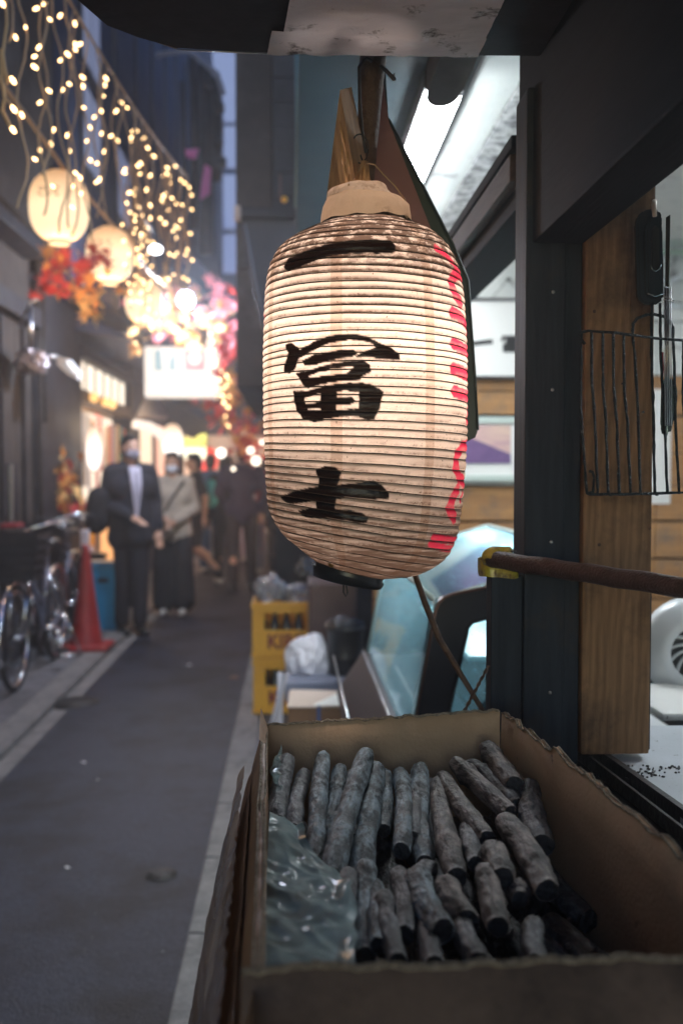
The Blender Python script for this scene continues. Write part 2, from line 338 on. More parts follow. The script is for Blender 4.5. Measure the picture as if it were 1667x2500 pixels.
# right gutter: a row of stones, each with a joint
gut = MB().box((-.33, -6, -.01), (2.6, 40, -.004)).build('right_pavement', M['concrete'], kind='structure')
def stone_row(name, x0, x1, y0, n, ln, mt, parent, zt, gap=.012):
    base = MB().bbox((x0, 0, -.05), (x1, ln-gap, zt), .006)
    first = None
    for i in range(n):
        if first is None:
            first = base.build('kerb_stone', mt, parent); first.location = Vector((0, y0, 0)) - Vector(ORG[parent.name]) + Vector(ORG[parent.name])
            o = first
        else:
            o = first.copy(); C.objects.link(o); o.parent = parent
        o.location = (0, y0+i*ln, random.uniform(-.002, .002)); o.rotation_euler = (0, 0, random.uniform(-.002, .002))
ORG[gut.name] = Vector((0, 0, 0))
def set0(o):                                      # move a mesh object's origin to the world origin
    o.data.transform(Matrix.Translation(o.location)); o.location = (0, 0, 0); ORG[o.name] = Vector((0, 0, 0)); return o
gut.data.transform(Matrix.Translation(gut.location)); gut.location = (0, 0, 0)
stone_row('kerb', -.318, -.185, 1.2, 26, .60, M['kerb'], gut, .004)
lp = set0(MB().box((-3.2, -6, -.02), (KX-.165, 40, .028)).build('left_pavement', M['concrete'], kind='structure'))
stone_row('kerb', KX-.16, KX, 2.5, 26, .60, M['kerb'], lp, .03)
lg = MB().box((KX+.004, -6, -.03), (KX+.10, 40, -.005)).build('left_gutter', M['kerb'], kind='structure')
def manhole(px, py, r, label):
    c = PZ(px, py, .001); t = thing('manhole_cover', c, label, 'manhole cover', None)
    m = MB(); m.lathe([(r, -.01), (r, .004), (r*.93, .005), (r*.93, 0), (r*.90, 0), (r*.90, .005), (r*.15, .006), (0.001, .006)], c, 40); m.build('lid', M['iron'], t)
    m = MB()
    for i in range(9):
        for k in range(-4, 5):
            x = (i-4)*r*.19; y = k*r*.19
            if x*x+y*y < (r*.78)**2: m.bbox(c+Vector((x-.3*r*.2, y-.3*r*.2, .005)), c+Vector((x+.3*r*.2, y+.3*r*.2, .009)), .001)
    m.build('tread', M['iron'], t)
manhole(395, 2135, .055, 'small round iron manhole cover in the asphalt near the gutter stones')
manhole(180, 1715, .16, 'round iron manhole cover in the asphalt beside the left kerb')
# small litter on the road
for i, (px, py, s, lb) in enumerate([(205, 1862, .012, 'small scrap of white paper on the asphalt nearest the gutter'), (240, 1905, .010, 'tiny torn scrap on the asphalt in the middle of the lane'),
        (572, 1655, .05, 'dry flat leaf lying on the asphalt by the yellow crates'), (460, 1625, .022, 'pale scrap of paper lying on the asphalt further up the lane'), (165, 2120, .010, 'pale fleck of litter near the left edge of the road')]):
    c = PZ(px, py, .004); m = MB(); n = 7
    pts = [c+Vector((math.cos(k*2*math.pi/n)*s*random.uniform(.6, 1.2), math.sin(k*2*math.pi/n)*s*random.uniform(.4, 1), random.uniform(0, .006))) for k in range(n)]
    m.prism(pts, (0, 0, .0015)).build('litter' if i != 2 else 'fallen_leaf', M['paper_white'] if i != 2 else M['card_out'], label=lb, cat='litter' if i != 2 else 'leaf')

# ================================================================ SHOP ON THE RIGHT (stall with its open front)
Y1 = 4.4
shop = thing('stall_building', (1.0, 3.0, 0), 'dark wooden food stall on the right with a brightly lit interior and open counter', 'building')
MB().box((.02, Y1, 1.56), (2.6, Y1+.1, 2.5)).build('upper_end_wall', M['teal'], shop)
MB().box((.36, Y1+.03, 0), (2.6, Y1+.1, 1.56)).build('lower_end_wall', M['dark_wood'], shop)
# horizontal planks and white boards on the end wall
fz = lambda py: P(1200, py, Y1).z
first = None
rows = [(595, 735, 'board_white'), (738, 782, 'board_white'), (785, 915, 'board_white'), (918, 955, 'plank'), (958, 1012, 'plank'), (1018, 1105, 'board_white'), (1108, 1185, 'board_white'),
        (1188, 1270, 'plank'), (1276, 1362, 'plank'), (1368, 1460, 'plank'), (1466, 1560, 'plank'), (1566, 1660, 'plank')]
for a, b, mt in rows:
    for x0, x1 in ((.36, 1.02), (1.024, 1.62), (1.624, 2.5)):
        mm = 'plank' if (x0 > 1.6 and mt == 'board_white' and a > 900) else mt
        MB().bbox((x0, Y1-.022-random.uniform(0, .004), fz(b)), (x1, Y1+.02, fz(a)), .003).build('plank', M[mm], shop)
# right wall & back wall, floor, counter
MB().box((2.5, -.4, 0), (2.6, Y1, 2.5)).build('right_wall', M['board_white'], shop)
MB().box((.60, -.5, 0), (2.6, -.4, 2.5)).build('rear_wall', M['wall_dark'], shop)
# ceiling: teal part, light boards
for i, (x0, x1, mt) in enumerate([(.02, .352, 'teal'), (.458, .585, 'board_white'), (.588, .82, 'board_mould'), (.825, 1.2, 'board_white'), (1.204, 1.7, 'board_white'), (1.704, 2.5, 'board_white')]):
    MB().bbox((x0, 1.6 if x0 < .8 else .7, 2.40+.004*(i % 2)), (x1, Y1, 2.43), .003).build('ceiling_board', M[mt], shop)
MB().box((.02, -.4, 2.44), (2.6, Y1+.1, 2.50)).build('roof', M['wall_dark'], shop)

MB().box((.452, 1.6, 2.385), (.459, Y1, 2.41)).build('ceiling_batten', M['black_metal'], shop)
MB().box((.3525, 1.6, 2.42), (.452, Y1, 2.438)).build('ceiling_board', M['board_white'], shop)
# lintel beam over the opening, with rails
MB().bbox((.365, 1.525, 1.83), (.445, Y1, 1.95), .004).build('lintel_beam', M['dark_wood'], shop)
MB().bbox((.345, 1.58, 1.862), (.3645, Y1, 1.905), .003).build('lintel_rail', M['brown_wood'], shop)
MB().bbox((.347, 1.58, 1.915), (.3645, Y1, 1.935), .003).build('lintel_rail', M['dark_wood'], shop)
MB().bbox((.448, 1.60, 1.84), (.462, Y1, 1.93), .003).build('lintel_rail', M['dark_wood'], shop)
# header in front of the posts
MB().bbox((.345, -.3, 1.73), (.42, 1.52, 2.44), .004).build('header_board', M['dark_wood'], shop)
# dark post (two faces) and pale wood post
MB().bbox((.336, 1.425, .97), (.395, 1.50, 1.95), .004).build('dark_post', M['dark_wood_v'], shop)
MB().bbox((.3955, 1.432, .97), (.4195, 1.49, 1.95), .003).build('post_strip', M['dark_wood_v'], shop)
MB().bbox((.4205, 1.42, .988), (.522, 1.515, 2.35), .004).build('wood_post', M['post_wood'], shop)
MB().bbox((.5225, 1.435, .99), (.5285, 1.50, 1.24), .002).build('post_splint', M['dark_wood_v'], shop)
# sill rails running along the front
def rail(pa, pb, z, w, h, mt, name):
    a = PZ(*pa, z); b = PZ(*pb, z); d = (b-a); a2 = b+d*.6
    d.normalize(); nrm = Vector((d.y, -d.x, 0));
    if nrm.x < 0: nrm = -nrm
    m = MB(); m.hull([a, a+nrm*w, a2, a2+nrm*w, a-Vector((0,0,h)), a+nrm*w-Vector((0,0,h)), a2-Vector((0,0,h)), a2+nrm*w-Vector((0,0,h))])
    return m.build(name, mt, shop)
rail((1338, 1845), (1660, 2112), .985, .006, .03, M['black_metal'], 'sill_rail')
rail((1392, 1812), (1660, 2018), .987, .004, .03, M['black_metal'], 'sill_rail')
rail((1438, 1815), (1667, 1978), .989, .009, .03, M['black_metal'], 'sill_rail')
MB().box((.352, -.3, .90), (.475, 1.62, .968)).build('sill', M['dark_wood'], shop)
MB().box((.354, -.3, .0), (.40, 1.62, .90)).build('front_board', M['dark_wood'], shop)
MB().box((.475, -.3, .955), (1.35, 1.62, .978)).build('counter_top', M['counter'], shop)
MB().box((.45, -.3, 0), (.50, 4.2, .93)).build('counter_front', M['dark_wood'], shop)
MB().box((.30, 1.62, 0), (.45, 4.2, .66)).build('counter_base', M['dark_wood'], shop)
# fluorescent fixture
fx = thing('fluorescent_light', (.405, 3.4, 2.36), 'long glowing fluorescent ceiling light with a rounded dark end cap inside the stall', 'light')
m = MB(); m.bbox((.335, 2.50, 2.33), (.423, 4.3, 2.362), .014).build('diffuser', emis('tube_glow', (.90, .97, 1.0), 36.0), fx)
MB().bbox((.329, 2.49, 2.350), (.3345, 4.31, 2.398), .001).build('reflector', M['black_metal'], fx)  # black side lips added to keep the tube's glow off the ceiling
MB().bbox((.4235, 2.49, 2.350), (.4295, 4.31, 2.398), .001).build('reflector', M['black_metal'], fx)
MB().bbox((.335, 2.49, 2.364), (.423, 4.31, 2.398), .001).build('tray', M['white_enamel'], fx)
m = MB(); poly = []
for k in range(13):
    a = math.pi*k/12; poly.append((.369+.041*math.cos(a), 2.44+.075*math.sin(a), 2.315))
poly += [(.328, 2.08, 2.315), (.410, 2.08, 2.315)]
m.prism(poly, (0, 0, .072)); m.build('end_cap', M['wall_grey'], fx)

# added tube, out of view to the right, to brighten the stall interior
fill_fx = thing('fluorescent_light', (1.6, 2.2, 2.36), 'added fill light out of view deeper in the stall to the right', 'light')
MB().bbox((1.56, 1.3, 2.36), (1.64, 3.0, 2.38), .004).build('diffuser', emis('fill_tube_glow', (.88, .95, 1.0), 32.0), fill_fx)
MB().bbox((1.55, 1.25, 2.381), (1.65, 3.05, 2.398), .004).build('tray', M['white_enamel'], fill_fx)

# ---- poster with three brushed characters, framed
def frame(name, x0, x1, pyt, pyb, y, bw, fm, label, cat, kids=None):
    zt = P(1200, pyt, y).z; zb = P(1200, pyb, y).z
    t = thing(name, ((x0+x1)/2, y, zb), label, cat)
    MB().box((x0+bw, y-.004, zb+bw), (x1-bw, y+.004, zt-bw)).build('print', M['paper_white'], t)
    m = MB(); m.bbox((x0, y-.014, zb), (x1, y+.006, zb+bw), .003); m.bbox((x0, y-.014, zt-bw), (x1, y+.006, zt), .003)
    m.build('rail', fm, t); m = MB(); m.bbox((x0, y-.0135, zb+bw), (x0+bw, y+.0055, zt-bw), .003); m.bbox((x1-bw, y-.0135, zb+bw), (x1, y+.0055, zt-bw), .003); m.build('stile', fm, t)
    return t, zb, zt
pt, zb, zt = frame('framed_poster', .40, 1.36, 728, 925, Y1-.05, .012, M['black_metal'], 'wide white framed poster with brushed black characters on the stall end wall', 'poster')
def stroke(mb, pts, y, w, c, s):                 # 2D brush strokes on a y-plane, c=centre, s=scale
    for (a, b), (p, q) in zip(pts[:-1], pts[1:]):
        A = Vector((c[0]+a*s, y, c[1]+b*s)); B = Vector((c[0]+p*s, y, c[1]+q*s)); d = (B-A)
        if d.length < 1e-6: continue
        d.normalize(); n_ = Vector((-d.z, 0, d.x))*w/2; A -= d*w*.3; B += d*w*.3
        mb.add([A+n_, A-n_, B-n_, B+n_], [(0, 1, 2, 3)])
FU = [[(-.45,.28),(-.5,.05)], [(-.45,.25),(.45,.27),(.40,.10)], [(-.25,.13),(.25,.13)], [(-.25,.02),(-.22,-.13)], [(-.25,.02),(.25,.02),(.22,-.13)], [(-.22,-.13),(.22,-.13)],
      [(-.4,-.22),(-.38,-.55)], [(-.4,-.22),(.4,-.22),(.38,-.55)], [(-.38,-.55),(.38,-.55)], [(0,-.22),(0,-.55)], [(-.38,-.38),(.38,-.38)]]
SHI = [[(0,.45),(0,-.35)], [(-.5,.08),(.5,.08)], [(-.35,-.38),(.35,-.38)]]
m = MB(); c1 = P(1172, 842, Y1); c2 = P(1240, 842, Y1)
stroke(m, [(-.5, -.02), (.1, .06), (.5, .1)], Y1-.056, .020, (c1.x, c1.z), .075)
for st in FU: stroke(m, st, Y1-.056, .013, (c2.x, c2.z+.008), .075)
for st in SHI: stroke(m, st, Y1-.056, .014, (c2.x+.14, c2.z), .075)
m.build('lettering', M['ink'], pt, kind='stuff')
# hanging string and nail of the poster
m = MB(); nl = P(1240, 683, Y1-.03); a = P(1200, 728, Y1-.05); b = P(1285, 728, Y1-.05)
m.tube([a, nl, b], .0015, 5); m.build('hanging_string', M['cable'], pt); MB().ell(nl+Vector((0, -.01, 0)), .009, 10).build('nail', M['black_metal'], pt)
# framed mountain print
ft, zb, zt = frame('framed_picture', .40, P(1268, 1100, Y1).x, 1018, 1175, Y1-.06, .028, M['frame_white'], 'pale framed print of a purple mountain under the poster', 'picture')
x0 = .45; x1 = P(1238, 1100, Y1).x
m = MB(); zb2 = fz(1132); zt2 = fz(1040)
m.add([(x0, Y1-.066, zb2), (x1, Y1-.066, zb2), (x1, Y1-.066, zt2), (x0, Y1-.066, zt2)], [(0,1,2,3)]).build('sky_print', mat('peach_sky_print', (.55,.33,.36), .6, col2=(.75,.55,.42), scale=9, stretch=(.4,1,3)), ft)
m = MB(); pts = []
for k in range(9):
    u = k/8; xx = x0+(x1-x0)*(u); h = min(.93, .24+(1-u)*1.25)
    pts.append((xx, Y1-.069, zb2+(zt2-zb2)*h))
m.add([(x0, Y1-.069, zb2)]+pts+[(x1, Y1-.069, zb2)], [tuple(range(len(pts)+2))]).build('mountain_print', mat('purple_mountain_print', (.09,.05,.16), .6, col2=(.20,.11,.26), scale=5), ft)
# papers pinned on the right part of wall, conduits
m = MB(); m.box((1.60, Y1-.034, fz(1230)), (1.685, Y1-.026, fz(950))).build('paper_notice', M['paper_white'], label='white paper notice pinned to the end wall right of the wood post', cat='notice')
sh = thing('wall_shelf', (.9, Y1-.1, fz(612)), 'thin pale shelf with a pipe under it high on the stall end wall', 'shelf')
MB().bbox((.37, Y1-.16, fz(604)), (2.3, Y1-.03, fz(596)), .003).build('shelf_board', M['frame_white'], sh)
MB().tube([(.37, Y1-.10, fz(625)), (2.3, Y1-.10, fz(622))], .012, 10).build('pipe', mat('pale_green_pipe', (.45,.58,.48), .4), sh)
for i, py in enumerate((420, 450, 480, 515, 545)):
    z = P(1640, py, Y1-.25).z
    MB().tube([(1.2, Y1-.25-.03*i, z), (2.4, Y1-.25-.03*i, z+.01)], .009, 8).build('conduit', M['metal'], sh)
for k, (x, r_) in enumerate(((1.66, .07), (1.70, .05))):
    m = MB(); pts = [(x+r_*math.cos(a*.314), Y1-.06, fz(640+k*75)+r_*1.3*math.sin(a*.314)) for a in range(21)]; m.tube(pts, .007, 6)
    m.build('cable_coil', M['white_enamel'], label=['upper', 'lower'][k]+' loop of white cable hung on the end wall right of the wood post', cat='cable')

# ---- white fan-like vent at far right behind post
vt = thing('electric_fan', P(1665, 1740, 1.9), 'white round electric fan with a slatted grille on the counter behind the wood post', 'fan')
c = P(1700, 1590, 1.95); mr = Matrix.Rotation(R(90), 3, 'X') @ Matrix.Rotation(R(-12), 3, 'Y')
m = MB(); m.lathe([(.055, .03), (.062, .035), (.075, .03), (.10, .012), (.107, 0), (.107, -.04), (.09, -.07), (.04, -.09)], c, 40, mr); m.build('housing', M['white_enamel'], vt)
MB().lathe([(0.001, .0), (.062, .0)], c, 30, mr).build('dark_core', M['frame_black'], vt)
for k in range(14):
    m = MB(); pts = []
    for q in range(7):
        r_ = .012+.05*q/6; a = k*2*math.pi/14+q*.14; pts.append(c+mr @ Vector((r_*math.cos(a), r_*math.sin(a), .022+.006*math.sin(q/6*math.pi))))
    m.tube(pts, .0035, 5); m.build('grille_blade', M['white_enamel'], vt)
m = MB(); m.bbox(P(1600, 1725, 1.95), P(1780, 1690, 2.1), .006); m.build('foot', M['white_enamel'], vt)
m = MB(); a = P(1590, 1845, 1.75); m.bbox((a.x, 1.70, .979), (a.x+.4, 1.95, a.z+.075), .012); m.build('tray', mat('spattered_white_plastic', (.62,.62,.60), .4, col2=(.7,.69,.66), scale=6, dirt=(.02,.02,.02), dscale=45, dlo=.66, dhi=.69), label='white plastic tray with black specks on the counter under the fan', cat='tray')
# grease droplets on counter
m = MB()
for i in range(60):
    q = PZ(random.uniform(1520, 1660), random.uniform(1868, 1900), .979); m.ell(q, (random.uniform(.001, .003),)*2+(.0015,), 6)
m.build('grease_drops', M['pvc'], label='beads of dark grease on the steel counter at the foot of the wood post', cat='grease', kind='stuff')

# ================================================================ GLASS SHOWCASE
sc = thing('glass_showcase', (.4, 2.6, .66), 'angular glass food showcase with a rounded dark end frame on the counter behind the lantern', 'showcase')
YN = 2.15; YF = 3.35
def SC(px, py, y=YN): return P(px, py, y)
A = SC(958, 1765); Bt = SC(1066, 1478); Ct = SC(1300, 1420); D_ = SC(1300, 1765)
end = [SC(948+0, 1790), SC(1012, 1760), SC(1063, 1500), SC(1078, 1470), SC(1110, 1452), SC(1200, 1432), SC(1310, 1420)]
outer = [SC(1008, 1800), SC(1064, 1492), SC(1070, 1476), SC(1084, 1462), SC(1106, 1453), SC(1200, 1434), SC(1320, 1420), SC(1320, 1490), SC(1196, 1506), SC(1156, 1516), SC(1145, 1530), SC(1088, 1800)]
m = MB(); m.prism(outer, (0, .045, 0)); m.build('end_frame', M['frame_black'], sc)
m = MB(); mpts = [SC(1006, 1800, YN-.004), SC(1062, 1492, YN-.004), SC(1069, 1474, YN-.004), SC(1083, 1459, YN-.004), SC(1106, 1450, YN-.004), SC(1200, 1431, YN-.004), SC(1320, 1417, YN-.004)]
m.tube([p+Vector((0, 0, 0)) for p in mpts], .0035, 8); m.build('edge_trim', mat('brown_metal_trim', (.22,.12,.09), .35, .6), sc)
m = MB(); m.tube([SC(1083, 1800, YN+.0), SC(1142, 1532, YN), SC(1154, 1519, YN), SC(1196, 1508, YN), SC(1320, 1490, YN)], .004, 8); m.build('inner_seal', M['pvc'], sc)
m = MB(); m.add([SC(1088, 1800, YN+.03), SC(1146, 1530, YN+.03), SC(1320, 1490, YN+.03), SC(1320, 1800, YN+.03)], [(0,1,2,3)]); m.build('end_glass', M['glass'], sc)
# front glass: sloped panel from near frame to far, upper kinked panel
n0 = SC(985, 1800, YN+.02); n1 = SC(1066, 1478, YN+.02)          # near bottom / near top of front glass
n0 = Vector((.254, YN+.05, .80)); n1 = Vector((.313, YN+.05, 1.12)); n2 = Vector((.655, YN+.05, 1.224))
f0 = n0+Vector((0, YF-YN-.1, 0)); f1 = n1+Vector((-.0, YF-YN-.1, 0)); f2 = n2+Vector((0, YF-YN-.1, 0))
MB().add([n0, f0, f1, n1], [(0,1,2,3)]).build('front_glass', M['glass'], sc)
MB().add([n1, f1, f2, n2], [(0,1,2,3)]).build('top_glass', M['glass'], sc)
MB().add([f0, f2+Vector((0,0,-.5)), f2, f1], [(0,1,2,3)]).build('far_end_glass', M['glass'], sc)
m = MB(); m.tube([n1, f1], .006, 8); m.tube([f0, f1, f2], .007, 8); m.tube([n2, f2], .007, 8); m.build('glass_edge', M['frame_white'], sc)
MB().hull([(x, y, z) for y in (YN-.2, YF) for x, z in ((.15, .66), (.235, .792), (.262, .792), (.262, .66))]).build('lower_trim', mat('brown_sheet_metal', (.06,.045,.05), .45, .3), sc)
MB().tube([(n0.x-.014, YN-.2, .797), (n0.x-.014, YF, .797)], .0025, 8).build('trim_highlight', M['metal'], sc)
MB().bbox((.263, YN-.2, .655), (.95, YF, .74), .004).build('base', M['black_metal'], sc)
MB().bbox((.268, YN-.1, .741), (.9, YF-.05, .795), .004).build('inner_tray', M['white_enamel'], sc)
MB().bbox((.42, YN+.2, .95), (.92, YF-.1, .962), .002).build('inner_shelf', mat('green_glass_shelf', (.18,.36,.38), .3), sc)
MB().bbox((.70, YN+.1, .80), (.72, YF-.05, 1.2), .002).build('sliding_door', mat('teal_showcase_door', (.08,.20,.24), .3), sc)

MB().tube([(.60, YN+.12, 1.165), (.60, YF-.06, 1.165)], .008, 10).build('added_tube', emis('case_fill_glow', (.86, .97, 1.0), 55.0), sc)  # added tube that brightens the case and the crates beyond
MB().tube([(.14, 2.2, .78), (.14, YF, .78)], .004, 6).build('side_bead', M['metal'], sc)
# ================================================================ POST WITH PIPE RAIL
rl = thing('hand_rail', P(1228, 1740, 1.46), 'dusty brown pipe rail resting on a short dark post with yellow tape on its end', 'rail')
YR = 1.42
a = P(1200, 1365, YR); b = P(1690, 1438, 1.12); b2 = b+(b-a)*.6
pts = [a.lerp(b2, k/24)+Vector((0, 0, .0008*math.sin(k*1.7))) for k in range(25)]
m = MB(); m.tube(pts, .0125, 14); m.build('pipe', M['pipe'], rl)
MB().bbox(P(1190, 1800, YR+.03)-Vector((0, .02, .1)), P(1268, 1402, YR+.03)+Vector((0, .02, 0)), .003).build('post', M['dark_wood_v'], rl)
# tape wrap
def wobble(v, s, f): return v+Vector(noise.noise_vector(v*f))*s
m = MB(); prof = []
bm_ = bmesh.new(); bmesh.ops.create_icosphere(bm_, subdivisions=4, radius=1)
cc = P(1206, 1362, YR); dd = (b-a).normalized()
vs = []
for v in bm_.verts:
    p = Vector((v.co.x*.024, v.co.y*.019, v.co.z*.0165)); vs.append(wobble(cc+p+Vector((.006, 0, 0)), .006, 60))
bm_.verts.index_update(); m.add(vs, [tuple(v.index for v in f.verts) for f in bm_.faces], True)
m.build('tape', M['tape_yellow'], rl)
m = MB(); vs = []
for k in range(9):
    z = P(1200, 1368+k*5.6, YR).z
    for q in range(24):
        an = q*2*math.pi/24; sx = .023+.004*k/8; v = Vector((P(1229, 1400, YR).x-(.006*(1-k/8)), YR+.03, z))+Vector((max(-1, min(1, math.cos(an)*1.25))*sx, max(-1, min(1, math.sin(an)*1.25))*.024, 0)); vs.append(wobble(v, .0035, 70))
m.add(vs, [(k*24+q, k*24+(q+1) % 24, (k+1)*24+(q+1) % 24, (k+1)*24+q) for k in range(8) for q in range(24)], True); m.build('tape_wrap', M['tape_yellow'], rl)
m = MB(); nb = P(1250, 1362, YR-.01); m.tube([nb-Vector((0, 0, .004)), nb+Vector((0, 0, .009))], .0012, 6); m.lathe([(.0055, 0), (.0058, .0012), (.002, .002), (.0005, .002)], nb+Vector((0, 0, .009)), 14); m.build('nail', M['black_metal'], rl)
# diagonal rod and twisted wire below the lantern
m = MB(); A_ = P(1008, 1390, 1.45); B_ = P(1072, 1560, 1.43); C_ = P(1200, 1772, 1.40)
m.tube([A_, A_.lerp(B_, .5)+Vector((-.001, 0, 0)), B_, B_.lerp(C_, .5), C_], [.0042, .0048, .0046, .004, .0035], 10); m.build('iron_rod', M['rust'], label='thin rusty rod running diagonally down behind the charcoal box to the short post', cat='rod')
m = MB(); A_ = P(1192, 1625, 1.40); B_ = P(1120, 1760, 1.38)
for ph in (0, math.pi):
    m.tube([A_.lerp(B_, k/30)+Vector((math.cos(ph+k*.9), math.sin(ph+k*.9), 0))*.0016 for k in range(31)], .0014, 6)
m.build('twisted_wire', M['rust'], label='short twisted wire crossing the diagonal rod beside the short post', cat='wire')

# ================================================================ CANOPY OVERHEAD
cp = thing('overhead_canopy', (.2, 1.0, 1.98), 'dark flat canopy overhead at the top of the picture, its underside patched with grey tape', 'canopy')
ZC = 1.98
q_ = PZ(190, 0, ZC)
poly = [PZ(1345, 137, ZC), Vector((.344, -.25, ZC)), Vector((q_.x-.10, -.25, ZC)), q_-Vector((.02, .1, 0))]+[PZ(x, y, ZC) for x, y in ((190, 0), (262, 62), (340, 92), (430, 117), (660, 131))]
MB().prism(poly, (0, 0, .07)).build('underside', M['wall_dark'], cp)
def taped(poly, z, mt, amp=.002):
    m = MB(); n = 34
    xs = [p[0] for p in poly]
    # bilinear patch from four corners
    a, b, c, d = [PZ(x, y, z) for x, y in poly]
    def fn(u, v):
        p = a.lerp(b, u).lerp(d.lerp(c, u), v); p = p+Vector((0, 0, amp*noise.noise(p*28)+amp*.6*noise.noise(p*70)))
        if v > .97 or v < .03: p += Vector((0, .004*noise.noise(Vector((u*9, 1, 0))), 0))
        return p
    return sheet(fn, n, n).build('tape_sheet', mt, cp)
taped([(652, 133), (1166, 139), (1188, 92), (664, 74)], ZC-.006, M['tape_grey'])
taped([(690, 88), (1180, 104), (1260, -60), (720, -60)], ZC-.011, M['tape_grey'], .003)
m = MB(); m.tube([PZ(432, 121, ZC-.002), PZ(560, 127, ZC-.002), PZ(660, 131, ZC-.003)], .0011, 6); m.build('edge_wire', M['metal'], cp)
m = MB(); m.tube([P(245, 30, 1.5), P(330, 85, 1.45), P(432, 119, 1.40)], .0009, 5); m.build('loose_thread', M['cord'], cp)
for zz in (1.08, 1.3, 1.52, 1.66): MB().lathe([(.0001, .002), (.0022, .0018), (.0026, 0)], (.375, 1.4245, zz), 10, Matrix.Rotation(R(90), 3, 'X')).build('nail', M['metal'], shop)
for px_, py_ in ((1450, 760), (1585, 1290), (1462, 1330), (1595, 700)): MB().lathe([(.0001, .0015), (.0022, .0014), (.0026, 0)], P(px_, py_, 1.4195), 10, Matrix.Rotation(R(90), 3, 'X')).build('nail', M['rust'], shop)
# small diagonal brace under header
br = MB(); br.prism([P(x, y, 1.50) for x, y in ((1316, 120), (1372, 120), (1366, 262), (1400, 268), (1330, 400), (1276, 470), (1266, 452), (1318, 300))], (0, .03, 0))
br.build('brace', M['dark_wood'], shop)
MB().tube([P(1346, 130, 1.492), P(1350, 262, 1.492), P(1395, 272, 1.48)], .0035, 6).tube([P(1395, 275, 1.48), P(1290, 448, 1.492)], .0045, 6).build('brace_edge', M['brown_wood'], shop)

# ================================================================ HANGING HARDWARE OF LANTERN
hb = thing('hanging_block', P(850, 480, 1.36), 'pale splintered wedge of wood lit from the left above the big lantern', 'wood block')
mm = [P(830, 220, 1.31), P(858, 213, 1.42), P(836, 218, 1.43), P(876, 490, 1.31), P(915, 490, 1.42), P(796, 490, 1.43)]
# front lit face A-D-E subdivided for splinters
MB().hull(mm).build('wedge', M['block_wood'], hb)
m = MB(); 
for k in range(7):
    u = random.uniform(.15, .85); A_ = mm[0].lerp(mm[3], .25+.1*k); B_ = mm[0].lerp(mm[5], .3+.1*k); p = A_.lerp(B_, u)+Vector((0, -.002, 0))
    m.tube([p, p+Vector((.001, -.001, -.012)), p+Vector((.003, -.0, -.028))], [.0004, .0016, .0003], 5)
m.build('splinter', M['block_wood'], hb)
hp = thing('ridge_board', P(1000, 700, 1.5), 'tall reddish brown slanting board hanging behind the big lantern', 'board')
front = [(886, 128), (925, 128), (950, 300), (1052, 560), (1118, 720), (1128, 1000), (1000, 900), (895, 520), (872, 380)]
MB().prism([P(x, y, 1.50) for x, y in front], (0, .02, 0)).build('panel', M['panel_red'], hp)
edge = [(925, 128), (938, 128), (948, 290), (1105, 596), (1142, 684), (1158, 900), (1166, 1050), (1160, 1068), (1122, 1086), (1090, 1000), (1095, 740), (1040, 590), (948, 330)]
MB().prism([P(x, y, 1.525) for x, y in edge], (0, .012, 0)).build('side_strip', M['panel_green'], hp)
m = MB(); m.tube([P(948, 290, 1.518), P(1105, 596, 1.518), P(1142, 684, 1.518), P(1158, 900, 1.518), P(1166, 1050, 1.518)], .002, 6); m.build('hem', M['panel_green'], hp)
pl_ = thing('hanging_pole', P(905, 420, 1.44), 'rough brown pole hanging down from the canopy above the lantern with wires', 'pole')
m = MB(); m.tube([P(912, 122, 1.44), P(904, 220, 1.44), P(898, 330, 1.44), P(892, 450, 1.43)], [.019, .0175, .015, .012], 12); m.build('stick', M['brown_wood'], pl_)
m = MB(); m.tube([P(884, 150, 1.42), P(876, 165, 1.41), P(878, 250, 1.40), P(884, 320, 1.40), P(893, 372, 1.39)], .0022, 7)
m.tube([P(884, 150, 1.42), P(895, 142, 1.42), P(908, 150, 1.42)], .0022, 7)
m.tube([P(930, 162, 1.42), P(945, 175, 1.40), P(962, 194, 1.38)], .0028, 7); m.tube([P(958, 190, 1.385), P(962, 180, 1.38)], .001, 5)
m.build('wire', M['cable'], pl_)
lw = []
m = MB(); cc = P(878, 362, 1.345)
m.tube([cc+Vector((.0115*math.cos(a*.4), .002*a/10, .019*math.sin(a*.4))) for a in range(17)], .0011, 6)
m.tube([P(880, 378, 1.345), P(884, 392, 1.345), P(890, 402, 1.345)], .0011, 6)
# rope bundle and thin wires into neck
hookm = m

